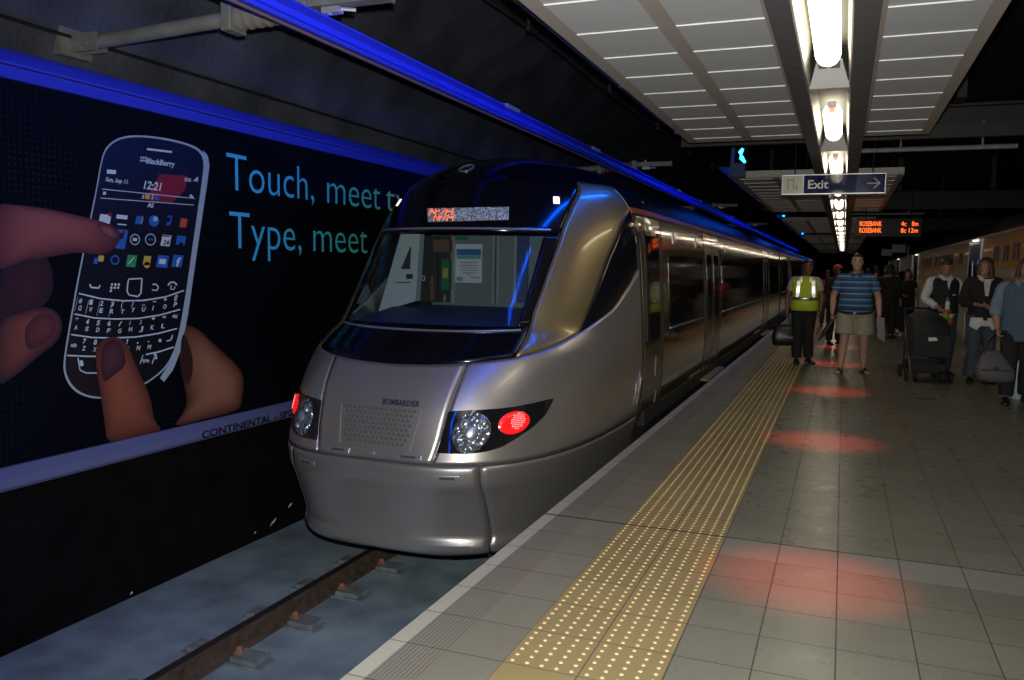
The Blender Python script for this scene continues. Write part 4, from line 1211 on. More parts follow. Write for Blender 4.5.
# ---- Exit sign
SY = 11.0
t = thing('exit_sign', 'blue hanging Exit sign with white arrow and beige pictogram end', 'sign', (-0.18, SY, 2.56))
pq = lambda px, py: at(px, py, 'y', SY)
x0, x1 = pq(781.8, 179)[0], pq(886.6, 177)[0]; z1, z0 = 2.69, 2.44
b = MB(); b.box((x0, SY, z0), (x1, SY + 0.08, z1)); sg = b.build('sign_case', M_ALU, t, bevel=0.006)
xm = pq(804, 179)[0]
b = MB(); b.box((xm, SY - 0.006, z0 + 0.015), (x1 - 0.012, SY, z1 - 0.015)); b.build('sign_face', mat('sign_blue', (0.004, 0.010, 0.075), 0.06, spec=0.3), t)
b = MB(); b.box((x0 + 0.012, SY - 0.006, z0 + 0.015), (xm - 0.004, SY, z1 - 0.015)); b.build('pictogram_face', mat('sign_beige', (0.62, 0.60, 0.45), 0.4), t)
b = MB(); q = (x0 + xm) / 2
for bx in (((q - 0.06, z0 + 0.06), (q - 0.045, z1 - 0.06)), ((q - 0.06, z1 - 0.075), (q + 0.02, z1 - 0.06)), ((q + 0.005, z0 + 0.06), (q + 0.02, z1 - 0.06)), ((q + 0.035, z0 + 0.06), (q + 0.06, z0 + 0.12))): b.box((bx[0][0], SY - 0.009, bx[0][1]), (bx[1][0], SY - 0.005, bx[1][1]))
b.build('pictogram', mat('pictogram_grey', (0.38, 0.37, 0.29), 0.5), t)
b = MB(); text(b, 'Exit', lambda x, y: (xm + 0.05 + x * 0.11, SY - 0.008, z0 + 0.075 + y * 0.105), width=0.235 / 0.11, bold=0.018); b.build('lettering', M_WHITE, t, solid=0.004)
b = MB(); ax, az = x1 - 0.12, (z0 + z1) / 2
for pts in ([(ax - 0.09, az), (ax + 0.05, az)], [(ax - 0.015, az + 0.06), (ax + 0.05, az)], [(ax - 0.015, az - 0.06), (ax + 0.05, az)]): b.tube([(x, SY - 0.008, z) for x, z in pts], 0.014, 6, flat=0.5)
b.build('arrow', M_WHITE, t)
for x in (x0 + 0.15, x1 - 0.15): b = MB(); b.tube([(x, SY + 0.04, z1), (x, SY + 0.04, 3.25)], 0.008, 6); b.build('hanger_rod', M_BEAM, t)

# ---- departure board
DY = 19.6
dq = lambda px, py: at(px, py, 'y', DY)
t = thing('departure_board', 'black hanging departure board with two lines of orange letters', 'display', (0.85, DY, 2.45))
xa, xb = dq(855, 228)[0], dq(922, 228)[0]
b = MB(); b.box((xa, DY, 2.27), (xb, DY + 0.15, 2.66)); b.build('board_case', M_RUBBER, t, bevel=0.01)
b = MB()
la, lb = dq(859.6, 228)[0], dq(881.5, 228)[0]; ra, rb_ = dq(901, 228)[0], dq(918, 228)[0]
for zt, r1, r2 in ((2.495, '4c', '8m'), (2.355, '8c', '12m')):
    text(b, 'ROSEBANK', lambda x, y: (la + x * 0.1, DY - 0.006, zt + y * 0.105), width=(lb - la) / 0.1)
    text(b, r1, lambda x, y: (ra + x * 0.1, DY - 0.006, zt + y * 0.10), width=1.0)
    text(b, r2, lambda x, y: (rb_ - (0.17 if len(r2) == 3 else 0.12) + x * 0.1, DY - 0.006, zt + y * 0.10), width=1.7 if len(r2) == 3 else 1.2)
b.build('lit_lettering', M_DOTR, t, solid=0.012)
for x in (xa + 0.2, xb - 0.2): b = MB(); b.tube([(x, DY + 0.07, 2.66), (x, DY + 0.07, 5.1)], 0.012, 6); b.build('hanger_rod', M_BEAM, t)
# small unlit hanging signs farther down the platform
M_SIGNG = mat('sign_grey', (0.16, 0.17, 0.19), 0.5)
for k, (px, py, w, h, yy, lab) in enumerate(((899, 248.5, 11, 7, 26.0, 'small grey hanging sign below the departure board, the higher and nearer one'), (887, 252.5, 9, 6, 30.0, 'small grey hanging sign below the departure board, the lower and farther one'))):
    p = at(px, py, 'y', yy); sx = w * yy / FPX / 2; sz = h * yy / FPX / 2
    t = thing('hanging_sign', lab, 'sign', tuple(p), 0, 'small hanging signs')
    b = MB(); b.box((p[0] - sx, yy, p[2] - sz), (p[0] + sx, yy + 0.06, p[2] + sz)); b.build('sign_panel', M_SIGNG, t)
    b = MB(); [b.tube([(p[0] + q, yy + 0.03, p[2] + sz), (p[0] + q, yy + 0.03, 5.1)], 0.010, 6) for q in (-sx * 0.8, sx * 0.8)]; b.build('hanger_rod', M_BEAM, t)
# slim post with a small lamp by the far train
p = at(905.5, 300, 'y', 26.5)
t = thing('platform_post', 'slim pale post under the hanging signs in front of the wrapped train', 'post', (p[0], 26.5, 0))
b = MB(); b.tube([(p[0], 26.5, 0), (p[0], 26.5, 2.3)], 0.022, 8); b.build('post_tube', M_STEEL, t, smooth=True)
b = MB(); b.box((p[0] - 0.07, 26.43, 0), (p[0] + 0.07, 26.57, 0.02)); b.build('foot_plate', M_STEEL, t)

# ---- overhead conductor bar with its arms
t = thing('conductor_bar', 'long aluminium overhead power rail tinted as if lit blue above the train', 'overhead rail', (-3.2, 0, 3.1))
b = MB(); bx, bz = -3.30, 2.985
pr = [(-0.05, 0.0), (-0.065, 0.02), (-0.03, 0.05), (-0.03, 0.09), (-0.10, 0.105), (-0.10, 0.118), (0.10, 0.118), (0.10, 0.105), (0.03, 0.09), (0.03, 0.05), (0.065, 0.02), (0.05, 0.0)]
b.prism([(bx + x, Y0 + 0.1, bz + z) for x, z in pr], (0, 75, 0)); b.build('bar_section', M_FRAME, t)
b = MB(); b.tube([(bx, Y0 + 0.1, bz - 0.005), (bx, 71, bz - 0.005)], 0.012, 6); b.build('contact_wire', M_BRASS, t)
b = MB()
for yy in (2.0, 7.9, 11, 17.2, 20, 26): b.box((bx - 0.11, yy, bz + 0.10), (bx + 0.11, yy + 0.35, bz + 0.135))
b.build('splice_plate', M_ALU, t)
arm0 = None
for k, yy in enumerate((4.75, 14.0, 23.2, 32.4)):
    lab = ['grey support arm with ribbed insulator above the advertisement, near end', 'grey bar support arm over the train roof beyond the cab', 'far bar support arm, second beyond the train cab', 'farthest bar support arm above the train'][k]
    if k == 0:
        t = thing('support_arm', lab, 'overhead support', (WX, yy, 3.05), 0, 'conductor bar arms'); az = 3.10
        b = MB(); b.tube([(-5.38, yy, az - 0.02), (-3.92, yy, az + 0.05)], 0.052, 14); b.build('arm_tube', M_STEEL, t, smooth=True)
        b = MB(); b.box((-5.445, yy - 0.14, az - 0.11), (-5.37, yy + 0.14, az + 0.09)); b.box((-5.36, yy - 0.05, az - 0.08), (-5.12, yy - 0.035, az + 0.05)); b.box((-5.36, yy + 0.035, az - 0.08), (-5.12, yy + 0.05, az + 0.05)); b.tube([(-5.22, yy - 0.08, az - 0.02), (-5.22, yy + 0.08, az - 0.02)], 0.025, 8); b.build('wall_bracket', M_STEEL, t)
        b = MB(); R = []; n = 7
        pts = []
        for i in range(n):
            x = -3.90 + i * 0.075
            pts += [(x, 0.045), (x + 0.018, 0.085), (x + 0.040, 0.085), (x + 0.060, 0.045)]
        for x, r in pts: R.append([(x, yy + r * math.cos(q), az + 0.045 + (x + 3.9) * 0.03 + r * math.sin(q)) for q in [2 * math.pi * i / 16 for i in range(16)]])
        b.loft(R); b.build('insulator', M_INSUL, t, smooth=True, angle=50)
        b = MB(); b.box((-3.97, yy - 0.085, az - 0.05), (-3.89, yy + 0.085, az + 0.14)); b.build('insulator_cap', M_STEEL, t, bevel=0.006)
        b = MB(); b.box((-3.38, yy - 0.08, az - 0.03), (-3.30, yy + 0.08, az + 0.15)); b.build('insulator_cap', M_STEEL, t, bevel=0.006)
        b = MB(); b.box((-3.32, yy - 0.05, az + 0.05), (-2.72, yy + 0.05, az + 0.08)); b.box((-3.32, yy - 0.05, az + 0.08), (-2.72, yy - 0.035, az + 0.12)); b.box((-3.32, yy + 0.035, az + 0.08), (-2.72, yy + 0.05, az + 0.12)); b.box((-2.735, yy - 0.055, az + 0.045), (-2.715, yy + 0.055, az + 0.125)); b.build('arm_channel', M_STEEL, t)
        b = MB(); b.tube([(-3.16, yy, az + 0.0), (-3.16, yy, az + 0.16)], 0.014, 8); b.box((-3.21, yy - 0.03, az + 0.005), (-3.08, yy + 0.03, az + 0.045)); b.tube([(-3.08, yy, az + 0.03), (-3.0, yy + 0.05, az + 0.03)], 0.012, 6); b.build('clamp', M_ALU, t)
        arm0 = t
    else:
        t = copy_tree(arm0); t.location = (WX, yy, 3.05 + 0.05); t['label'] = lab
# cables on the tunnel wall
b = MB(); b.tube([(-5.37, Y0, 3.13), (-5.37, 8, 3.13), (-5.37, 30, 3.13), (-5.37, 70, 3.13)], 0.014, 6)
tag(b.build('wall_cable', M_RUBBER), 'black cable clipped along the tunnel wall above the advertisement', 'cable')
b = MB(); pts = [(-2.72, Y0 + i * 1.4, 3.62 + 0.03 * math.sin(i * 1.7)) for i in range(40)]; b.tube(pts, 0.010, 6)
for i in range(2, 38, 2): b.box((-2.735, Y0 + i * 1.4, 3.60), (-2.705, Y0 + i * 1.4 + 0.04, 3.74))
tag(b.build('feeder_cable', M_RUBBER), 'thin black cable with clips above the blue tinted power rail', 'cable')

# ================================================================== TRAIN ACROSS THE PLATFORM
RX = 2.55
t = thing('wrapped_train', 'train across the platform wrapped in yellow and cream advertising', 'train', (RX + 1.4, 10, -1.1))
M_CREAM = mat('wrap_cream', (0.62, 0.61, 0.50), 0.5, coat=0.1); M_YEL = mat('wrap_yellow', (0.80, 0.43, 0.05), 0.5, coat=0.1); M_WLET = mat('wrap_letters', (0.10, 0.07, 0.08), 0.5)
M_WGREY = mat('wrap_grey', (0.34, 0.32, 0.27), 0.3, coat=0.5); M_BDOOR = mat('blue_door', (0.035, 0.05, 0.20), 0.3, coat=0.4)
CARS = [(-2.0, 13.6), (14.0, 36.3), (36.9, 58.5)]
sec = [(0.05, -0.12), (0.0, 0.1), (-0.02, 0.7), (-0.01, 1.3), (0.03, 2.22), (0.05, 2.27)]
for ci, (ya, yb) in enumerate(CARS):
    b = MB(); b.grid([[(RX + x, ya, z), (RX + x, yb, z)] for x, z in sec]); b.prism([(RX + x + 0.01, ya, z) for x, z in sec] + [(RX + 2.7, ya, 2.27), (RX + 2.7, ya, -0.12)], (0, 0.02, 0)); b.prism([(RX + x + 0.01, yb - 0.02, z) for x, z in sec] + [(RX + 2.7, yb - 0.02, 2.27), (RX + 2.7, yb - 0.02, -0.12)], (0, 0.02, 0))
    bd = b.build('carriage_body', M_CREAM, t)
    b = MB(); b.grid([[(RX + x, ya, z), (RX + x, yb, z)] for x, z in ((0.045, 2.27), (0.16, 2.44), (0.36, 2.62), (0.8, 2.75), (1.35, 2.8), (2.0, 2.72), (2.7, 2.3))]); b.build('carriage_roof', M_WGREY, bd, smooth=True)
    b = MB(); b.box((RX + 0.15, ya, -0.9), (RX + 2.6, yb, -0.12)); b.build('underframe', M_UNDER, bd)
    b = MB(); b.box((RX + 0.02, ya, 2.235), (RX + 0.05, yb, 2.275)); b.build('gutter', M_ALU, bd)
    segs = {0: [(-1.5, 6), (8, 13.2)], 1: [(14.2, 19.2), (20.9, 34.6)], 2: [(37.5, 46), (48, 57)]}[ci]
    for (p0, p1) in segs:
        if ci < 2:
            b = MB(); b.grid([[(RX + 0.012 + 0.0 - 0.028, p0, 1.62), (RX - 0.028 + 0.012, p1, 1.62)], [(RX + 0.02, p0, 2.19), (RX + 0.02, p1, 2.19)]]); b.grid([[(RX - 0.022, p0, 1.28), (RX - 0.022, p1, 1.28)], [(RX - 0.02, p0, 1.46), (RX - 0.02, p1, 1.46)]])
            b.build('yellow_band', M_YEL, bd, solid=0.008)
            # blurred dark printed shapes on the upper band
            b = MB(); yy = p1 - 1.6; c = 0
            while yy > p0 + 0.8:
                if c % 6 != 4:
                    for q, (u0, u1, v0, v1) in enumerate(((0, .16, 0, 1), (.3, .46, 0, 1), (.16, .3, .42 if c % 2 else 0.8, .6 if c % 2 else 1))):
                        b.box((RX - 0.02, yy - u1 * 1.2, 1.73 + v0 * 0.28), (RX - 0.004, yy - u0 * 1.2, 1.73 + v1 * 0.28))
                yy -= 0.95; c += 1
            b.build('printed_pattern', M_WLET, bd)
        else:
            b = MB(); b.box((RX - 0.018, p0, 0.85), (RX - 0.008, p1, 1.6)); b.build('passenger_window', M_DGLASS, bd)
        b = MB()
        for yy in (p0 + 0.02, p1 - 0.02): b.box((RX - 0.026, yy - 0.02, 0.1), (RX + 0.03, yy + 0.02, 2.22))
        b.build('wrap_edge', M_ALU, bd)
    for (d0, d1) in {0: [(6.2, 7.8)], 1: [(19.3, 20.8), (34.75, 36.1)], 2: [(46.2, 47.8)]}[ci]:
        b = MB(); dm = (d0 + d1) / 2
        for a, c in ((d0, dm - 0.01), (dm + 0.01, d1)): b.box((RX - 0.03, a, 0.0), (RX + 0.02, c, 2.18))
        dr = b.build('door', M_BDOOR if ci == 1 and d0 < 20 else M_RUBBER, bd)
        b = MB()
        for a, c in ((d0 + 0.14, dm - 0.12), (dm + 0.12, d1 - 0.14)): b.box((RX - 0.036, a, 0.6), (RX - 0.028, c, 1.8))
        b.build('door_glass', M_DGLASS, dr)
        b = MB(); b.box((RX - 0.05, dm - 0.18, 2.19), (RX + 0.02, dm + 0.18, 2.225)); b.build('door_light', mat('door_light_%d' % ci, (1, 1, 0.9), 0.3, emit=(1, 0.93, 0.7), es=1.6), dr)
    b = MB()
    if ci == 1:
        b.prism([(RX - 0.03, 20.98, 1.13), (RX - 0.03, 21.3, 1.13), (RX - 0.03, 21.14, 1.26)], (0.01, 0, 0)); b.build('warning_mark', M_ADORG, bd)
        b = MB(); b.box((RX - 0.03, 21.0, 0.93), (RX - 0.02, 21.3, 1.08)); b.build('notice', M_WLET, bd)
b = MB(); b.box((2.385, Y0, -0.05), (2.46, Y1, 0.0)); struct('trim_4', b, M_COPE)

# shallow floor drain plate seen as a dark bar
q = at(925, 399, 'z', 0)
b = MB(); b.box((q[0] - 0.13, q[1] - 0.05, 0), (q[0] + 0.13, q[1] + 0.05, 0.004)); tag(b.build('drain_cover', M_RUBBER), 'small dark drain cover set in the floor in front of the pushchair', 'drain cover')

# ================================================================== PEOPLE
MSK = {}
for n_, c in (('pale', (0.50, 0.29, 0.215)), ('tan', (0.40, 0.215, 0.15)), ('brown', (0.20, 0.095, 0.06)), ('dark', (0.10, 0.05, 0.035))): MSK[n_] = mat('skin_' + n_, c, 0.5)
CL = {}


def cloth(n_, c, rough=0.85):
    if n_ not in CL: CL[n_] = mat('cloth_' + n_, c, rough, noise=(18, 0.15))
    return CL[n_]


def stripes_mat():
    m = mat('cloth_stripes', (0.035, 0.12, 0.25), 0.85); g = NG(m); v, x, y, z = g.pos('obj')
    l1 = g.line(z, 0.085, 0.0, 0.010); l2 = g.line(z, 0.085, 0.032, 0.005)
    c = g.mix(l1, (0.028, 0.105, 0.235), (0.20, 0.28, 0.36)); c = g.mix(l2, c, (0.012, 0.03, 0.09)); g.L.new(c, g.b.inputs['Base Color']); return m


def check_mat():
    m = mat('cloth_crochet', (0.2, 0.3, 0.42), 0.9); g = NG(m); v, x, y, z = g.pos('obj')
    l = g.m('MAXIMUM', g.line(z, 0.03, 0, 0.008), g.line(x, 0.03, 0, 0.006)); c = g.mix(l, (0.12, 0.18, 0.25), (0.075, 0.115, 0.17)); g.L.new(c, g.b.inputs['Base Color']); return m


def ering(c, rx, ry, n=18, tilt=0.0):
    return [(c[0] + rx * math.cos(q), c[1] + ry * math.sin(q), c[2] + tilt * math.sin(q) * ry) for q in [2 * math.pi * i / n for i in range(n)]]


def crs(P, n=5):
    """smooth path through points"""
    P = [np.array(p, float) for p in P]; out = []
    for i in range(len(P) - 1):
        p0 = P[max(i - 1, 0)]; p1, p2 = P[i], P[i + 1]; p3 = P[min(i + 2, len(P) - 1)]
        for k in range(n):
            t = k / n; out.append(0.5 * ((2 * p1) + (-p0 + p2) * t + (2 * p0 - 5 * p1 + 4 * p2 - p3) * t * t + (-p0 + 3 * p1 - 3 * p2 + p3) * t ** 3))
    out.append(P[-1]); return out


def limb(mb, P, R, n=5, seg=12):
    pts = crs(P, n); m = len(P) - 1
    rad = [float(np.interp(i / n, range(len(R)), R)) for i in range(len(pts))]
    mb.tube(pts, rad, seg)


def remesh(mb, name, m, parent, vox, smooth=2):
    o = mb.build(name, m, parent, smooth=True, angle=180)
    a = o.modifiers.new('skin', 'REMESH'); a.mode = 'VOXEL'; a.voxel_size = vox; a.use_smooth_shade = True
    s = o.modifiers.new('soft', 'SMOOTH'); s.factor = 0.5; s.iterations = smooth
    dg = bpy.context.evaluated_depsgraph_get(); me = bpy.data.meshes.new_from_object(o.evaluated_get(dg)); me.name = name
    o.modifiers.clear(); old = o.data; o.data = me; bpy.data.meshes.remove(old)
    return o


M_EYEW = mat('eye_white', (0.30, 0.27, 0.25), 0.4)


class Fig:
    """figure facing -y, 1.75 m tall in its own frame; x negative is picture left when facing the camera"""
    def __init__(s, label, loc, rz=0, h=1.75, build=1.0, skin='pale', vox=0.009, **J):
        s.t = thing('person', label, 'person', loc, rz, None); s.k = h / 1.75; s.bw = build; s.vox = vox; s.skin = skin
        s.J = dict(shL=(-.172, 0.01, 1.405), shR=(.172, 0.01, 1.405), elL=(-.255, .03, 1.14), elR=(.255, .03, 1.14), wrL=(-.275, -.04, .895), wrR=(.275, -.04, .895),
                   hpL=(-.092, 0, .92), hpR=(.092, 0, .92), knL=(-.10, -.025, .49), knR=(.10, -.025, .49), anL=(-.105, .025, .085), anR=(.105, .025, .085), toL=(-.13, -.16, .03), toR=(.13, -.16, .03), hd=(0, -.02, 1.625), turn=0.0, nod=0.0, fcL=(0, -.1, -1), fcR=(0, -.1, -1))
        s.J.update(J)
        s.M = root_matrix(s.t)

    def w(s, p):
        q = s.M @ Vector((p[0] * s.k, p[1] * s.k, p[2] * s.k)); return (q.x, q.y, q.z)

    def mbw(s, mb):
        for i in range(len(mb.v)): mb.v[i] = s.w(mb.v[i])
        return mb

    def headpts(s, p):
        """rotate head-local point by turn and nod about the neck top"""
        x, y, z = p; n = s.J['nod']; y, z = y * math.cos(n) - z * math.sin(n), y * math.sin(n) + z * math.cos(n)
        a = s.J['turn']; x, y = x * math.cos(a) - y * math.sin(a), x * math.sin(a) + y * math.cos(a)
        h = s.J['hd']; return (h[0] + x, h[1] + y, h[2] + z)

    def torso(s, mb, g, z0, z1, belly=0.0):
        b = s.bw
        T = [(.80, .150, .105, .01), (.88, .170, .118, .01), (.95, .168, .115, .0), (1.03, .155, .108, -.005), (1.12, .152, .108, -.005), (1.22, .165, .115, -.002), (1.32, .178, .115, .005), (1.39, .183, .102, .012), (1.435, .158, .088, .018), (1.475, .080, .068, .018)]
        zs = [z0 + (z1 - z0) * i / 14 for i in range(15)]; R = []
        for z in zs:
            f = lambda k: float(np.interp(z, [q[0] for q in T], [q[k] for q in T]))
            bl = belly * math.exp(-((z - 1.02) / 0.13) ** 2)
            R.append(ering((0, f(3) - bl * 0.5, z), f(1) * b + g + bl * 0.3, f(2) * b + g + bl * 0.6, 20))
        mb.loft(R)

    def hand(s, mb, W, E, fc, side, grip):
        W = np.array(W, float); d = W - np.array(E, float); d /= np.linalg.norm(d)
        fcv = np.array(fc, float); fcv = fcv - d * (fcv @ d) * 0.4; fcv /= np.linalg.norm(fcv)
        x = np.array([side, 0, 0.0]); n = np.cross(d, [0, 1, 0]); 
        across = np.array([0, -1.0, 0]) - d * (-d[1]); across /= np.linalg.norm(across)      # thumb side faces forward
        palm = np.cross(across, d) * (1 if side < 0 else -1)                                 # towards the body
        P = W + d * 0.045
        mb.tube([W - d * 0.01, W + d * 0.03, W + d * 0.07, W + d * 0.088], [0.024, 0.033, 0.038, 0.030], 10, flat=0.55, up=palm)
        for i, (o, L) in enumerate(((.026, .072), (.009, .080), (-.009, .074), (-.025, .058))):
            b0 = W + d * 0.075 + across * o; c = 0.35 + grip * 1.1
            p1 = b0 + (d * math.cos(c * .5) + palm * math.sin(c * .5)) * L * .42; p2 = p1 + (d * math.cos(c * 1.2) + palm * math.sin(c * 1.2)) * L * .33; p3 = p2 + (d * math.cos(c * 1.9) + palm * math.sin(c * 1.9)) * L * .27
            mb.tube([b0, p1, p2, p3], [.0095, .0088, .0082, .006], 8)
        b0 = W + d * 0.025 + across * 0.028; p1 = b0 + (d * .6 + across * .65 + palm * .35) * 0.04; p2 = p1 + (d * .85 + across * .15 + palm * .5) * 0.032
        mb.tube([b0, p1, p2], [.012, .0105, .008], 8)

    def body(s, grip=(0.3, 0.3), belly=0.0, face=True):
        J = s.J; mb = MB(); b = s.bw; lb = 0.5 + 0.5 * b
        s.torso(mb, -0.004, .82, 1.47, belly)
        mb.tube([(0, .03, 1.40), (0, .022, 1.47), (J['hd'][0] * .6, J['hd'][1] * .5 + .012, 1.53), (J['hd'][0], J['hd'][1] + .012, 1.58)], [.075, .058, .054, .056], 12)
        # head: profile rings chin to crown (z, half width, front, back)
        for_ = [(-.115, .022, -.080, -.03), (-.105, .042, -.092, .0), (-.085, .055, -.094, .03), (-.055, .065, -.092, .06), (-.02, .071, -.090, .085), (.02, .075, -.088, .097), (.055, .076, -.088, .100), (.085, .070, -.075, .092), (.105, .055, -.052, .074), (.120, .030, -.020, .045)]
        R = []
        for z, hw, f, bk in for_:
            c = (f + bk) / 2; d = (bk - f) / 2; R.append([s.headpts((hw * math.cos(q), c + d * math.sin(q), z)) for q in [2 * math.pi * i / 18 for i in range(18)]])
        mb.loft(R)
        N = [(.024, -.086), (.010, -.098), (-.010, -.110), (-.026, -.116), (-.036, -.100)]
        mb.loft([[s.headpts((w * math.cos(q), y + .018 + .018 * math.sin(q), z)) for q in [2 * math.pi * i / 8 for i in range(8)]] for (z, y), w in zip(N, (.006, .009, .012, .016, .010))])
        for sx in (-1, 1):
            mb.ball(s.headpts((sx * .078, .015, -.005)), (.010, .020, .030), 8, 6)
        mb.ball(s.headpts((0, -.092, -.062)), (.026, .012, .010), 8, 5); mb.ball(s.headpts((0, -.086, -.1)), (.022, .014, .014), 8, 5)
        for e, sd, g_ in (('L', -1, grip[0]), ('R', 1, grip[1])):
            sh = J['sh' + e]; el = J['el' + e]; wr = J['wr' + e]
            inn = (sh[0] * .62, sh[1] + .005, sh[2] + .005)
            limb(mb, [inn, (sh[0] * b, sh[1], sh[2] - .01), tuple((np.array(sh) * [b, 1, 1] + np.array(el)) / 2), el, tuple((np.array(el) * .6 + np.array(wr) * .4)), wr], [.050, .053, .048 * lb, .041 * lb, .041 * lb, .027], 4, 12)
            s.hand(mb, wr, el, J['fc' + e], sd, g_)
            hp, kn, an, to = J['hp' + e], J['kn' + e], J['an' + e], J['to' + e]
            limb(mb, [(hp[0], hp[1], hp[2] + .02), tuple((np.array(hp) * .55 + np.array(kn) * .45)), kn, tuple(np.array(kn) * .62 + np.array(an) * .38 + [0, .018, 0]), an], [.098 * lb, .080 * lb, .056 * lb, .056 * lb, .036], 5, 12)
            s.foot(mb, an, to, 0.0)
        o = remesh(s.mbw(mb), 'body', MSK[s.skin], s.t, s.vox, 1)
        if face:
            eb = MB(); ew = MB(); mo = MB()
            for sx in (-1, 1):
                ew.ball(s.headpts((sx * .031, -.0865, .014)), (.011, .004, .005), 8, 6); eb.ball(s.headpts((sx * .031, -.0915, .014)), (.0075, .006, .0070), 8, 6)
                eb.tube([s.headpts((sx * .014, -.095, .036)), s.headpts((sx * .032, -.098, .042)), s.headpts((sx * .050, -.088, .036))], [.004, .0065, .004], 6)
            mo.tube([s.headpts((-.024, -.095, -.060)), s.headpts((0, -.104, -.058)), s.headpts((.024, -.095, -.060))], [.003, .0065, .003], 8)
            s.mbw(ew).build('eye_white', M_EYEW, o, smooth=True); s.mbw(eb).build('eye_and_brow', M_RUBBER, o, smooth=True); s.mbw(mo).build('lips', mat('lips_' + str(len(MATS)), tuple(c * q for c, q in zip(MSK[s.skin].node_tree.nodes['Principled BSDF'].inputs['Base Color'].default_value[:3], (.8, .5, .5))), 0.5), o, smooth=True)
        return o

    def foot(s, mb, an, to, g):
        an = np.array(an, float); to = np.array(to, float); d = to - an; d[2] = 0; L = np.linalg.norm(d); d /= L; a = np.array([-d[1], d[0], 0]); zl = to[2] - .03
        he = an - d * .055; R = []
        for t, hw, hh in ((0, .026, .045), (.15, .034, .075), (.35, .036, .085), (.55, .040, .062), (.78, .046, .045), (.93, .038, .034), (1.0, .020, .022)):
            c = he + d * (L + .085) * t; zb_ = .0 + (zl if t > .5 else min(zl, an[2] - .085))
            R.append([c * [1, 1, 0] + a * (hw + g) * math.cos(q) + d * 0 + np.array([0, 0, max(0.002 + zb_, zb_ + (hh + 2 * g) / 2 + (hh / 2 + g) * math.sin(q) * 1.0)]) for q in [2 * math.pi * i / 12 for i in range(12)]])
        mb.loft(R)

    def top(s, name, m, z0=.86, z1=1.47, sleeve=0.5, g=.014, belly=0.0, collar=None, sides='LR', label=None):
        mb = MB(); s.torso(mb, g, z0, z1, belly); J = s.J; b = s.bw; lb = 0.5 + 0.5 * b
        for e in sides:
            if sleeve <= 0: continue
            sh = np.array(J['sh' + e]) * [b, 1, 1]; el = np.array(J['el' + e]); wr = np.array(J['wr' + e]); inn = (sh[0] * .55, sh[1] + .005, sh[2] + .002)
            if sleeve <= 1: P = [inn, sh - [0, 0, .008], sh * .5 + el * .5 if sleeve > .5 else sh * (1 - sleeve * .5) + el * sleeve * .5, sh * (1 - sleeve) + el * sleeve]; R = [.052 + g * .5, .053 + g, .052 * lb + g * 1.2, .046 * lb + g * 1.7]
            else:
                q = sleeve - 1; P = [inn, sh - [0, 0, .008], sh * .5 + el * .5, el, el * (1 - q * .5) + wr * q * .5, el * (1 - q) + wr * q]; R = [.052 + g * .5, .053 + g, .052 * lb + g, .045 * lb + g, .042 * lb + g, .034 + g]
            limb(mb, P, R, 4, 14)
        o = remesh(s.mbw(mb), name, m, s.t, s.vox, 2)
        if label: o['label'] = label
        if collar:
            cb = MB()
            for sx in (-1, 1): cb.prism([(sx * .012, -.098, 1.425), (sx * .058, -.082, 1.475), (sx * .085, -.045, 1.485), (sx * .095, -.075, 1.445), (sx * .055, -.112, 1.41)], (0, -.012, .004))
            cb.tube([(sx_ * .075 * 1.0, y_, 1.485) for sx_, y_ in ((-1, -.045), (-1.05, .02), (-.6, .085), (0, .10), (.6, .085), (1.05, .02), (1, -.045))], .016, 8)
            s.mbw(cb).build('collar', collar, o, smooth=True)
        return o

    def legs(s, name, m, to=1.0, g=.012, waist=.99, flare=0.0, belly=0.0, label=None):
        """to: 1 = hip to ankle, fraction down the leg otherwise"""
        mb = MB(); J = s.J; lb = 0.5 + 0.5 * s.bw; s.torso(mb, g + .002, .83, waist, belly)
        for e in 'LR':
            hp, kn, an = (np.array(J[q + e]) for q in ('hp', 'kn', 'an'))
            if to < .5:
                f = to * 2; P = [hp + [0, 0, .02], hp * (1 - f * .5) + kn * f * .5, hp * (1 - f) + kn * f]; R = [.104 * lb + g, .092 * lb + g * 1.5 + flare, .082 * lb + g * 2 + flare]
            else:
                f = (to - .5) * 2; P = [hp + [0, 0, .02], hp * .55 + kn * .45, kn, kn * .62 + an * .38 + [0, .012, 0], kn * (1 - f) + an * f]; R = [.104 * lb + g, .086 * lb + g, .064 * lb + g * 1.3, .062 * lb + g * 1.3 + flare * .5, .050 + g * 1.3 + flare]
            limb(mb, P, R, 5, 14)
        o = remesh(s.mbw(mb), name, m, s.t, s.vox, 2)
        if label: o['label'] = label
        return o

    def shoes(s, m, name='shoe', g=.008):
        for e in 'LR':
            mb = MB(); s.foot(mb, s.J['an' + e], s.J['to' + e], g)
            s.mbw(mb).build(name, m, s.t, smooth=True, angle=60)

    def hair(s, m, long=0.0, cap=False, name='hair', g=.012, front=.052):
        mb = MB(); R = []
        prof = [(.0, .080, -.01, .102), (.03, .084, -.025, .110), (front, .085, -.080 if front < .06 else -.06, .112), (.085, .078, -.088, .106), (.108, .062, -.066, .088), (.126, .036, -.03, .056), (.134, .012, .0, .02)]
        if long > 0: prof = [(-long, .055, .06, .115), (-long * .8, .088, .03, .125), (-.10, .094, .01, .125), (-.05, .092, .0, .12)] + prof
        else: prof = [(-.055, .060, .04, .085), (-.03, .076, .015, .098)] + prof
        for z, hw, f, bk in prof:
            c = (f + bk) / 2; d = (bk - f) / 2; R.append([s.headpts((hw * math.cos(q), c + d * math.sin(q), z)) for q in [2 * math.pi * i / 20 for i in range(20)]])
        mb.loft(R)
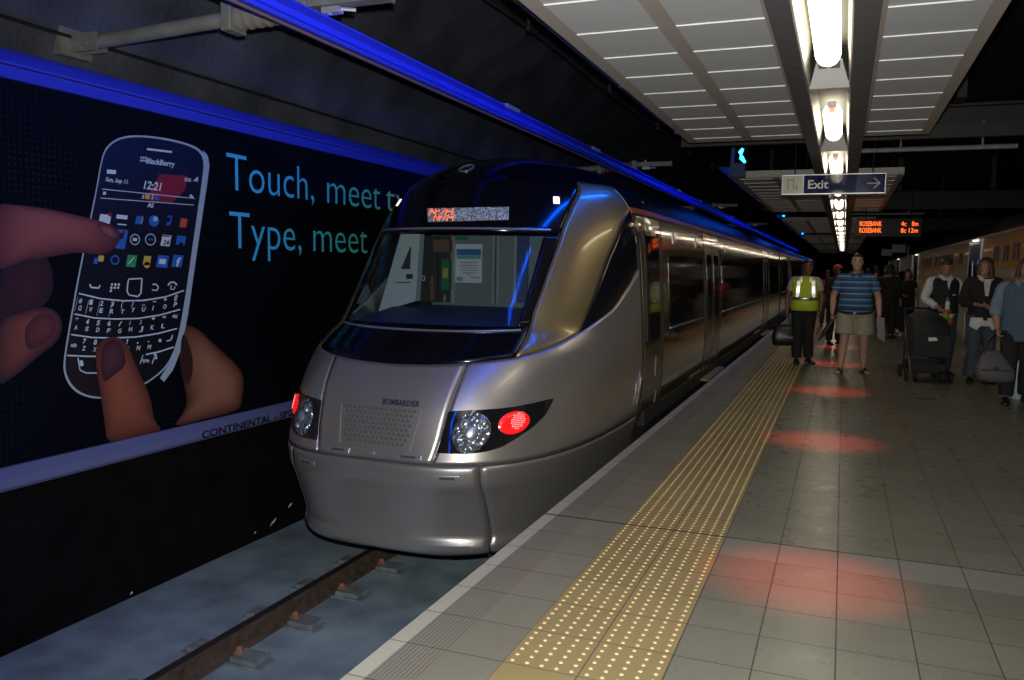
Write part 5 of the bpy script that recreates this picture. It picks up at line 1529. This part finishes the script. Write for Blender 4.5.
        if long > 0:
            for sx in (-1, 1): mb.tube([s.headpts(p) for p in ((sx * .070, -.045, .055), (sx * .084, -.03, -.01), (sx * .090, -.015, -.09), (sx * .080, -.02, -long * .9))], [.018, .026, .030, .016], 8)
        if cap: mb.prism([s.headpts(p) for p in ((-.07, -.07, .062), (-.045, -.135, .052), (0, -.155, .050), (.045, -.135, .052), (.07, -.07, .062))], (0, 0, .012))
        return s.mbw(mb).build(name, m, s.t, smooth=True, angle=70)


M_HAIRD = mat('hair_dark', (0.018, 0.012, 0.009), 0.5); M_HAIRB = mat('hair_brown', (0.06, 0.032, 0.018), 0.5); M_HAIRL = mat('hair_fair', (0.075, 0.046, 0.028), 0.5); M_SHOE = mat('shoe_black', (0.015, 0.015, 0.015), 0.35)

# -- man in the yellow safety vest
F = Fig('man in yellow reflective safety vest and dark trousers carrying a black bag', (-0.57, 14.4, 0), 0.10, 1.70, 1.06, 'brown', 0.010,
        elL=(-.27, .03, 1.12), wrL=(-.275, -.02, .86), elR=(.27, .0, 1.12), wrR=(.24, -.07, .88), knL=(-.10, -.05, .50), anL=(-.09, -.03, .085), toL=(-.10, -.22, .03), knR=(.08, .0, .49), anR=(.10, .10, .10), toR=(.17, -.08, .035), hd=(.03, -.03, 1.62), turn=.12)
F.body((.9, .4), .05); F.legs('trousers', cloth('black', (0.012, 0.012, 0.014)), .97, .016, 1.0, .012, .05); F.shoes(M_SHOE)
F.top('shirt', cloth('greyshirt', (0.42, 0.42, 0.40)), .95, 1.47, .62, .012, .04, None)
HV = mat('hi_vis_yellow', (0.54, 0.68, 0.04), 0.7)
v = F.top('safety_vest', HV, .90, 1.465, 0, .032, .05)
mb = MB(); F2 = MB()
for z0, z1 in ((1.075, 1.125),):
    R = []
    T_ = MB(); F.torso(T_, .045, z0, z1, .05); rings = [T_.v[i * 20:(i + 1) * 20] for i in range(15)]; mb.loft([[(x, y, z0) for x, y, z in rings[7]], [(x, y, z1) for x, y, z in rings[7]]], cap=False)
F.mbw(mb).build('reflective_band', M_RETRO, v, smooth=True, solid=0.004)
mb = MB()
for sx in (-1, 1):
    mb.grid([[(sx * (x - .026), y, z), (sx * (x + .026), y, z)] for x, y, z in ((.125, -.142, 1.10), (.122, -.150, 1.20), (.118, -.150, 1.30), (.112, -.128, 1.39), (.100, -.085, 1.462))])
    mb.grid([[(sx * .055, -.128, 1.37), (sx * .10, -.122, 1.37)], [(sx * .070, -.085, 1.46), (sx * .115, -.085, 1.46)]])
    mb.grid([[(sx * .205, -.06, 1.30), (sx * .228, -.03, 1.30)], [(sx * .195, -.06, 1.40), (sx * .218, -.03, 1.40)]])
F.mbw(mb).build('reflective_strap', M_RETRO, v, solid=0.006)
mb = MB(); mb.box((.01, -.172, .98), (.12, -.160, 1.06)); F.mbw(mb).build('vest_pocket', mat('hi_vis_pocket', (0.50, 0.58, 0.03), 0.6), v, bevel=.004)
F.hair(M_HAIRD, 0, g=.004, front=.062)


def bag(label, name, loc, rz, w, d, h, m, strap=.16, sag=.0, slant=0.0, group=None, handle=M_RUBBER):
    t = thing(name, label, 'bag', loc, rz); mb = MB(); R = []
    for u, fw, fd in (((0, .80, .75), (.04, .94, .95), (.3, 1.04, 1.12), (.6, 1.0, 1.05), (.85, .88, .75), (.97, .74, .42), (1.0, .70, .25)) if not group else ((0, .55, .7), (.05, .85, .95), (.22, 1.0, 1.1), (.45, .95, 1.0), (.7, .74, .75), (.9, .50, .45), (1.0, .34, .25))):
        z = -h + u * h; c = (slant * (u - .5), 0); R.append([(c[0] + w / 2 * fw * math.copysign(abs(math.cos(q)) ** .55, math.cos(q)), c[1] + d / 2 * fd * math.copysign(abs(math.sin(q)) ** .55, math.sin(q)), z) for q in [2 * math.pi * i / 24 for i in range(24)]])
    mb.loft(R); M_ = root_matrix(t); cv = lambda o: [tuple(M_ @ Vector(p)) for p in o]
    mb.v = cv(mb.v); mb.build('bag_body', m, t, smooth=True, angle=50)
    for sy in (-1, 1):
        mb = MB(); mb.tube(crs([(-w * .25, sy * d * .12, -.03), (-w * .20, sy * d * .10, strap * .6), (0, sy * .01, strap), (w * .20, sy * d * .10, strap * .6), (w * .25, sy * d * .12, -.03)], 4), .009, 6); mb.v = cv(mb.v); mb.build('handle', handle, t, smooth=True)
    mb = MB(); mb.box((-w * .36, -d * .60, -h * .62), (w * .36, -d * .50, -h * .56)); mb.box((-.03, -d * .63, -h * .56), (.03, -d * .5, -h * .48)); mb.v = cv(mb.v); mb.build('clasp', M_STEEL if group is None else handle, t)
    return t


wl = F.w((-.275, -.03, .79))
bag('black leather holdall hanging from the hand of the man in safety vest', 'holdall_bag', (wl[0] - .03, wl[1], wl[2] - .13), 0.15, .36, .17, .34, mat('bag_leather', (0.012, 0.012, 0.013), 0.35), .15)

# -- man in the blue striped polo
F = Fig('heavy man in blue striped polo shirt, khaki shorts and sandals walking forward', (0.18, 13.5, 0), 0.0, 1.775, 1.24, 'pale', 0.009,
        shL=(-.165, 0.01, 1.40), shR=(.165, 0.01, 1.40), elL=(-.305, .03, 1.12), wrL=(-.31, -.05, .87), elR=(.305, .03, 1.12), wrR=(.33, -.05, .86),
        hpL=(-.105, 0, .92), hpR=(.105, 0, .92), knL=(-.13, -.05, .49), anL=(-.165, -.10, .085), toL=(-.20, -.28, .03), knR=(.14, .01, .49), anR=(.15, .09, .085), toR=(.22, -.08, .03), hd=(0.0, -.03, 1.63))
F.body((.8, .7), .085)
pb = F.top('polo_shirt', stripes_mat(), .87, 1.465, .66, .018, .085, cloth('navy', (0.015, 0.06, 0.15)), label='blue polo shirt with pale stripes')
F.legs('shorts', cloth('khaki', (0.36, 0.33, 0.245)), .40, .016, .93, .020, .06)
mb = MB(); mb.box((-.018, -.195, .895), (.018, -.185, .922)); F.mbw(mb).build('belt_buckle', M_ALU, F.t)
mb = MB(); T_ = MB(); F.torso(T_, .020, .885, .93, .075); rings = [T_.v[i * 20:(i + 1) * 20] for i in range(15)]; mb.loft([rings[0], rings[14]], cap=False); F.mbw(mb).build('belt', M_SHOE, F.t, smooth=True, solid=.004)
for e in 'LR':
    an, to = np.array(F.J['an' + e]), np.array(F.J['to' + e]); d = to - an; d[2] = 0; d /= np.linalg.norm(d); a = np.array([-d[1], d[0], 0])
    mb = MB(); mb.prism([tuple((an - d * .07 + d * q + a * w_) * [1, 1, 0]) for q, w_ in ((0, -.03), (.12, -.042), (.24, -.05), (.285, 0), (.24, .05), (.12, .042), (0, .03))], (0, 0, .014))
    mb.tube([tuple((to - d * .06 + a * .052) * [1, 1, 0] + [0, 0, .02]), tuple((to - d * .07) * [1, 1, 0] + [0, 0, .075]), tuple((to - d * .06 - a * .052) * [1, 1, 0] + [0, 0, .02])], .02, 8, flat=.5)
    mb.tube([tuple((to - d * .11 + a * .05) * [1, 1, 0] + [0, 0, .02]), tuple((to - d * .115) * [1, 1, 0] + [0, 0, .085]), tuple((to - d * .11 - a * .05) * [1, 1, 0] + [0, 0, .02])], .02, 8, flat=.5)
    F.mbw(mb).build('sandal', M_SHOE, F.t, smooth=True, angle=50)
F.hair(M_HAIRD, 0, front=.066)
# things he carries
wl = F.w((-.31, -.07, .79))
t = thing('folded_umbrella', 'black folded umbrella slanting from the hand of the man in blue polo', 'umbrella', wl)
def tip(u): return (wl[0] + .10 - u * .27, wl[1] - .02, wl[2] + .14 - u * .47)
mb = MB(); mb.tube([tip(.28), tip(.32), tip(.5), tip(.8), tip(1.0)], [.012, .036, .045, .030, .010], 10); mb.build('canopy', mat('umbrella_black', (0.012, 0.012, 0.013), 0.5), t, smooth=True)
mb = MB(); mb.tube([tip(.30), tip(.0)], .008, 6); mb.tube([tip(1.0), tip(1.10)], .006, 6); mb.build('shaft', M_STEEL, t)
mb = MB(); mb.tube(crs([tip(.08), tip(-.02), tuple(np.array(tip(-.08)) + [.02, 0, -.01]), tuple(np.array(tip(-.05)) + [.055, 0, -.02])], 4), .014, 8); mb.build('handle', M_RUBBER, t, smooth=True)
wr = F.w((.335, -.06, .80))
t = thing('magazine', 'grey folded magazine held at the side by the man in blue polo', 'magazine', wr)
mb = MB(); mb.prism([(wr[0] - .045, wr[1] - .05, wr[2] + .06), (wr[0] + .055, wr[1] + .03, wr[2] + .03), (wr[0] + .075, wr[1] + .04, wr[2] - .32), (wr[0] - .02, wr[1] - .04, wr[2] - .26)], (.012, -.016, 0)); mb.build('pages', mat('magazine_pages', (0.36, 0.37, 0.38), 0.5), t, bevel=.002)
mb = MB(); mb.prism([(wr[0] - .043, wr[1] - .052, wr[2] + .058), (wr[0] + .053, wr[1] + .026, wr[2] + .028), (wr[0] + .073, wr[1] + .036, wr[2] - .318), (wr[0] - .018, wr[1] - .042, wr[2] - .258)], (-.002, -.003, 0)); mb.build('cover', mat('magazine_cover', (0.22, 0.24, 0.26), 0.3), t)

# -- man with the pushchair
F = Fig('man in black sleeveless vest over white shirt pushing the pushchair', (1.38, 13.85, 0), 0.32, 1.74, 1.08, 'tan', 0.010,
        elL=(-.29, -.05, 1.15), wrL=(-.20, -.28, 1.02), elR=(.31, -.03, 1.15), wrR=(.24, -.28, 1.02), hd=(-.01, -.07, 1.61), nod=.38, turn=-.35, knL=(-.10, -.10, .50), anL=(-.10, -.05, .085), toL=(-.12, -.24, .03), anR=(.12, .10, .085), toR=(.15, -.08, .03))
F.body((.8, .8), .02); F.legs('jeans', cloth('denim_dark', (0.030, 0.045, 0.075)), .98, .016, .98, .012); F.shoes(M_SHOE)
F.top('shirt', cloth('white', (0.62, 0.64, 0.66)), .86, 1.47, 1.88, .014, .02, cloth('white', (0.62, 0.64, 0.66)))
v = F.top('sleeveless_vest', cloth('black2', (0.014, 0.014, 0.017)), .93, 1.455, 0, .030, .02)
mb = MB(); mb.prism([(-.035, -.160, 1.46), (.035, -.160, 1.46), (0.0, -.160, 1.28)], (0, .02, 0)); F.mbw(mb).build('shirt_front', CL['white'], v)
mb = MB(); mb.box((.06, -.158, 1.20), (.10, -.150, 1.215)); F.mbw(mb).build('vest_emblem', M_PAPER, v)
F.hair(M_HAIRB, 0)

# -- pushchair
PXc, PYc = 1.13, 13.1
t = thing('pushchair', 'black pushchair with closed hood in front of the man in vest', 'pushchair', (PXc, PYc, 0), 0.10)
M_ = root_matrix(t); M_FAB = mat('pushchair_fabric', (0.020, 0.020, 0.022), 0.8); M_FR = mat('pushchair_frame', (0.05, 0.05, 0.055), 0.35, metal=0.5)


def pc(mb, name, m, parent=None, **k):
    mb.v = [tuple(M_ @ Vector(p)) for p in mb.v]; return mb.build(name, m, parent or t, **k)


mb = MB()
for sx in (-1, 1):
    mb.tube(crs([(sx * .21, .50, .96), (sx * .235, .36, .80), (sx * .23, .12, .50), (sx * .225, -.22, .14)], 4), .014, 8); mb.tube(crs([(sx * .235, .30, .72), (sx * .235, .30, .40), (sx * .235, .34, .12)], 4), .013, 8); mb.tube([(sx * .23, -.05, .32), (sx * .235, .33, .20)], .011, 8)
mb.tube(crs([(-.21, .50, .96), (-.19, .55, .99), (.19, .55, .99), (.21, .50, .96)], 4), .017, 8); mb.tube([(-.225, -.22, .14), (.225, -.22, .14)], .012, 8); mb.tube([(-.235, .34, .12), (.235, .34, .12)], .012, 8)
pc(mb, 'frame', M_FR, smooth=True)
mb = MB(); R = []
for i in range(9):
    a = math.pi * (i / 8) * .62 - .12; c, s_ = math.cos(a), math.sin(a)
    R.append([(x * .235 * (1.0), -.06 + .28 * (1 - c) * .9 - .30 * c * (1 - .25 * abs(x)), .64 + .34 * s_ * (1 - .30 * x * x)) for x in [-1 + 2 * j / 10 for j in range(11)]])
mb.grid(R); pc(mb, 'hood', M_FAB, smooth=True, solid=.012)
mb = MB(); mb.prism([(-.235, -.34, .56), (-.235, -.10, .66), (-.235, .20, .84), (-.235, .24, .46), (-.235, -.10, .40), (-.235, -.36, .40)], (.02, 0, 0)); mb.prism([(.215, -.34, .56), (.215, -.10, .66), (.215, .20, .84), (.215, .24, .46), (.215, -.10, .40), (.215, -.36, .40)], (.02, 0, 0)); mb.box((-.235, -.36, .36), (.235, .2, .42)); mb.prism([(-.23, .16, .40), (.23, .16, .40), (.23, .30, .86), (-.23, .30, .86)], (0, .03, 0)); mb.box((-.235, -.39, .36), (.235, -.36, .66)); pc(mb, 'seat', M_FAB, bevel=.01)
mb = MB(); mb.prism([(-.20, -.18, .14), (.20, -.18, .14), (.20, .30, .14), (-.20, .30, .14)], (0, 0, .012)); mb.box((-.2, -.20, .14), (.2, -.18, .26)); mb.box((-.2, .29, .14), (.2, .31, .28)); mb.box((-.21, -.2, .14), (-.2, .31, .26)); mb.box((.2, -.2, .14), (.21, .31, .26)); pc(mb, 'basket', M_FAB)
mb = MB(); mb.tube([(-.26, -.20, .66), (0, -.36, .64), (.26, -.20, .66)], .016, 8); pc(mb, 'bumper_bar', M_FR, smooth=True)
mb = MB(); mb.prism([(-.05, -.402, .585), (.06, -.402, .595), (.04, -.402, .64), (-.06, -.402, .635)], (0, .012, 0)); mb.box((-.04, .02, .152), (.08, .12, .22)); pc(mb, 'white_tag', M_PAPER)
for sx in (-1, 1):
    for wy, r, off in ((-.24, .085, .055), (.36, .10, .045)):
        for o_ in (-1, 1):
            cx = sx * .225 + o_ * off; mb = MB(); R = []
            for q in [2 * math.pi * i / 20 for i in range(21)]: R.append((cx, wy + (r - .02) * math.cos(q), r + (r - .02) * math.sin(q)))
            mb.tube(R, .020, 8); wh = pc(mb, 'wheel', M_RUBBER, smooth=True)
            mb = MB(); mb.tube([(cx - .012, wy, r), (cx + .012, wy, r)], r * .45, 12); pc(mb, 'hub', M_FR, wh)
# toys and bottle on the pushchair
q = M_ @ Vector((.29, .28, .93))
tt = thing('soft_toy', 'red and green cloth toy on the pushchair handle by the bottle', 'toy', tuple(q))
mb = MB(); mb.ball((q.x, q.y, q.z + .04), (.06, .05, .055)); mb.ball((q.x + .04, q.y - .02, q.z - .10), (.045, .04, .06)); mb.build('toy_body', mat('toy_red', (0.42, 0.06, 0.03), 0.7), tt, smooth=True)
mb = MB(); mb.ball((q.x - .02, q.y - .04, q.z - .03), (.055, .045, .06)); mb.ball((q.x + .0, q.y - .04, q.z - .14), (.04, .035, .05)); mb.build('toy_arm', mat('toy_green', (0.12, 0.32, 0.05), 0.7), tt, smooth=True)
mb = MB(); mb.ball((q.x + .05, q.y - .05, q.z - .03), (.03, .03, .035)); mb.build('toy_face', mat('toy_yellow', (0.5, 0.4, 0.05), 0.7), tt, smooth=True)
tt = thing('baby_bottle', 'pale baby bottle standing up beside the red and green cloth toy', 'bottle', (q.x, q.y - .03, q.z + .07))
mb = MB(); mb.loft([[(q.x + r * math.cos(a), q.y - .03 + r * math.sin(a), q.z + z) for a in [2 * math.pi * i / 14 for i in range(14)]] for r, z in ((.026, .07), (.030, .08), (.030, .17), (.024, .185))]); mb.build('bottle_body', M_PAPER, tt, smooth=True)
mb = MB(); mb.loft([[(q.x + r * math.cos(a), q.y - .03 + r * math.sin(a), q.z + z) for a in [2 * math.pi * i / 14 for i in range(14)]] for r, z in ((.026, .184), (.026, .21), (.014, .215), (.010, .24), (.004, .25))]); mb.build('bottle_cap', M_ADGRN, tt, smooth=True)

# -- woman with long hair
F = Fig('woman with long brown hair, dark jacket and white shirt looking aside', (1.80, 13.15, 0), 0.15, 1.74, 1.0, 'tan', 0.010,
        elL=(-.25, -.02, 1.14), wrL=(-.13, -.20, 1.10), elR=(.26, .02, 1.15), wrR=(.05, -.20, 1.08), turn=-.75, hd=(0, -.03, 1.62), knL=(-.10, -.08, .49), anL=(-.13, -.06, .085), toL=(-.17, -.24, .03), anR=(.12, .08, .085), toR=(.16, -.10, .03))
F.body((.6, .6)); F.legs('jeans', cloth('denim', (0.050, 0.068, 0.090)), .98, .014, .96, .022); F.shoes(M_SHOE)
F.top('shirt', CL['white'], .80, 1.46, 0, .020, 0, CL['white'])
F.top('jacket', cloth('jacket', (0.013, 0.012, 0.013)), .88, 1.465, 1.85, .030)
mb = MB(); mb.prism([(-.05, -.152, 1.45), (.045, -.152, 1.45), (.015, -.160, 1.22), (-.02, -.160, 1.22)], (0, .02, 0))
for sx in (-1, 1): mb.prism([(sx * .03, -.148, .92), (sx * .17, -.115, .92), (sx * .185, -.11, .80), (sx * .10, -.150, .75), (sx * .025, -.155, .84)], (0, .012, 0))
F.mbw(mb).build('shirt_front', CL['white'], F.t)
F.hair(M_HAIRL, .27)

# -- woman at the right edge
F = Fig('woman in pale blue knitted waistcoat over denim shirt, carrying a grey bag', (1.93, 11.2, 0), -0.05, 1.70, 1.12, 'tan', 0.010,
        elL=(-.27, .0, 1.14), wrL=(-.245, -.10, .90), knL=(-.10, -.08, .49), anL=(-.11, -.05, .085), toL=(-.13, -.24, .03), anR=(.11, .12, .10), toR=(.14, -.06, .04), hd=(.02, -.03, 1.62))
F.body((.95, .4)); F.legs('trousers', CL['black'], .97, .016, .96, .012); F.shoes(M_SHOE)
F.top('denim_shirt', cloth('chambray', (0.19, 0.26, 0.36)), .84, 1.47, 1.35, .022, 0, cloth('chambray', (0.19, 0.26, 0.36)))
F.top('knitted_waistcoat', check_mat(), .76, 1.46, 0, .036); F.hair(M_HAIRB, .03)
wl = F.w((-.25, -.12, .80))
bag('slouchy grey handbag hanging from the hand of the woman in pale blue', 'handbag', (wl[0] - .01, wl[1], wl[2] - .16), 0.1, .42, .20, .36, mat('bag_grey', (0.10, 0.095, 0.105), 0.6), .19, slant=-.05, group='x', handle=mat('bag_strap', (0.02, 0.02, 0.022), 0.5))
# pale suitcase corner beside her
p = at(1022, 385, 'y', 11.6)
t = thing('pale_bag', 'pale blue bag at the right picture edge behind the woman in knitted waistcoat', 'bag', (2.17, 11.75, 0))
mb = MB(); mb.loft([[(2.13 + .17 * f * math.copysign(abs(math.cos(a)) ** .5, math.cos(a)), 11.75 + .11 * f * math.copysign(abs(math.sin(a)) ** .5, math.sin(a)), z) for a in [2 * math.pi * i / 20 for i in range(20)]] for z, f in ((.0, .9), (.05, 1), (.30, 1), (.46, .85), (.52, .6))]); mb.build('bag_body', mat('pale_blue_vinyl', (0.45, 0.58, 0.68), 0.4), t, smooth=True)
mb = MB(); mb.tube(crs([(2.05, 11.75, .50), (2.07, 11.75, .62), (2.19, 11.75, .62), (2.21, 11.75, .50)], 4), .010, 8); mb.build('handle', M_RUBBER, t, smooth=True)

# -- two women farther back
F = Fig('woman in black top walking in front of the wrapped train, right of her companion', (1.42, 22.2, 0), 0.1, 1.60, .95, 'tan', 0.014, knL=(-.09, -.08, .49), anL=(-.09, -.05, .085), anR=(.09, .1, .1), toR=(.1, -.08, .04), elL=(-.24, -.04, 1.16), wrL=(-.12, -.22, 1.08))
F.body(face=False); F.legs('trousers', CL['black'], .96, .014); F.shoes(CL['white']); F.top('top', CL['jacket'], .88, 1.46, .5, .016); F.hair(M_HAIRD, .12)
F = Fig('woman in dark clothes partly behind the woman in black top, holding a bundle', (1.24, 23.4, 0), 0.1, 1.50, .95, 'tan', 0.014, elR=(.24, -.06, 1.15), wrR=(.08, -.25, 1.12))
F.body(face=False); F.legs('trousers', CL['black'], .96, .014); F.shoes(CL['white']); F.top('top', CL['jacket'], .88, 1.46, .9, .016); F.hair(M_HAIRD, .05)
# -- dark group behind the man in the polo
for k, (x, y, h, rz, lab, c) in enumerate(((0.98, 21.2, 1.70, 2.6, 'dark haired person in dark clothes beside the two women, seen from behind', 'black'), (0.80, 24.4, 1.68, 3.0, 'person in dark jacket just right of the polo man\'s shoulder', 'jacket'),
                                           (0.62, 25.0, 1.62, 2.9, 'person half hidden behind the polo man\'s shoulder', 'black2'), (0.50, 29.0, 1.66, 0.1, 'far person in brown just behind the polo man\'s ear', 'brown'), (1.15, 26.5, 1.70, 0.2, 'far person in dark clothes between the group and the wrapped train', 'black'))):
    cloth('brown', (0.07, 0.045, 0.03))
    F = Fig(lab, (x, y, 0), rz, h, 1.02, 'tan', 0.016, knL=(-.1, -.06, .49), anR=(.1, .07, .09)); F.body(face=False); F.legs('trousers', cloth('denim_dark', (0.03, 0.045, 0.075)) if k % 2 else CL['black'], .97, .014); F.shoes(M_SHOE); F.top('jacket', CL[c], .86, 1.46, 1.8, .024); F.hair(M_HAIRD, .10 if k in (0, 2) else 0)
# -- person with the red cap between the two men
F = Fig('person in red cap and black clothes standing between vest man and polo man', (-0.13, 18.6, 0), 0.5, 1.66, 1.0, 'dark', 0.014, elL=(-.24, -.06, 1.16), wrL=(-.20, -.22, 1.05))
F.body(face=False); F.legs('trousers', CL['black'], .97, .014); F.shoes(M_SHOE); F.top('jacket', CL['jacket'], .84, 1.47, 1.8, .024); F.hair(cloth('red', (0.55, 0.05, 0.03)), 0, cap=True, name='cap', front=.045)
F = Fig('person in red top far behind, left of the red cap', (-0.42, 24.5, 0), 0.2, 1.55, .95, 'dark', 0.016)
F.body(face=False); F.legs('trousers', CL['brown'], .97, .014); F.shoes(M_SHOE); F.top('top', CL['red'], .98, 1.46, .5, .018); F.hair(M_HAIRD, 0)

# ================================================================== LIGHT
W = bpy.data.worlds.new('world'); SC.world = W; W.use_nodes = True
W.node_tree.nodes['Background'].inputs[0].default_value = (0.01, 0.012, 0.02, 1); W.node_tree.nodes['Background'].inputs[1].default_value = 0.12


def light(name, kind, loc, power, col, aim=None, **k):
    l = bpy.data.lights.new(name, kind); l.energy = power; l.color = col
    for a, v in k.items(): setattr(l, a, v)
    o = bpy.data.objects.new(name, l); COL.objects.link(o); o.location = loc
    if aim is not None: o.rotation_euler = (Vector(aim) - Vector(loc)).to_track_quat('-Z', 'Y').to_euler()
    return o


fl = CP + CU * 0.13 + CF * 0.03 + CR * 0.02
tgt = CP + CF * 6 + CR * 0.25 + CU * 0.25
light('camera_flash', 'SPOT', tuple(fl), 980, (1.0, 0.97, 0.92), tuple(tgt), spot_size=math.radians(100), spot_blend=0.8, shadow_soft_size=0.025)
for k in range(0, 13):
    ys = YL0 + 3.4 * k - (0.22 if k != 1 else 0.45)
    light('red_spot', 'SPOT', (TX + 0.06, ys, RZ - 0.08), 330, (1.0, 0.045, 0.02), (TX + 0.06, ys, 0), spot_size=math.radians(24), spot_blend=1.0, shadow_soft_size=0.03)

vs = SC.view_settings; SC.display_settings.display_device = 'sRGB'
vs.view_transform = 'Standard'; vs.look = 'None'; vs.exposure = 0.0; vs.gamma = 1.0; vs.use_curve_mapping = False
cy_ = SC.cycles; cy_.max_bounces = 6; cy_.diffuse_bounces = 2; cy_.glossy_bounces = 3; cy_.transmission_bounces = 4; cy_.transparent_max_bounces = 6
cy_.use_denoising = True; cy_.caustics_reflective = False; cy_.caustics_refractive = False; cy_.sample_clamp_indirect = 4.0
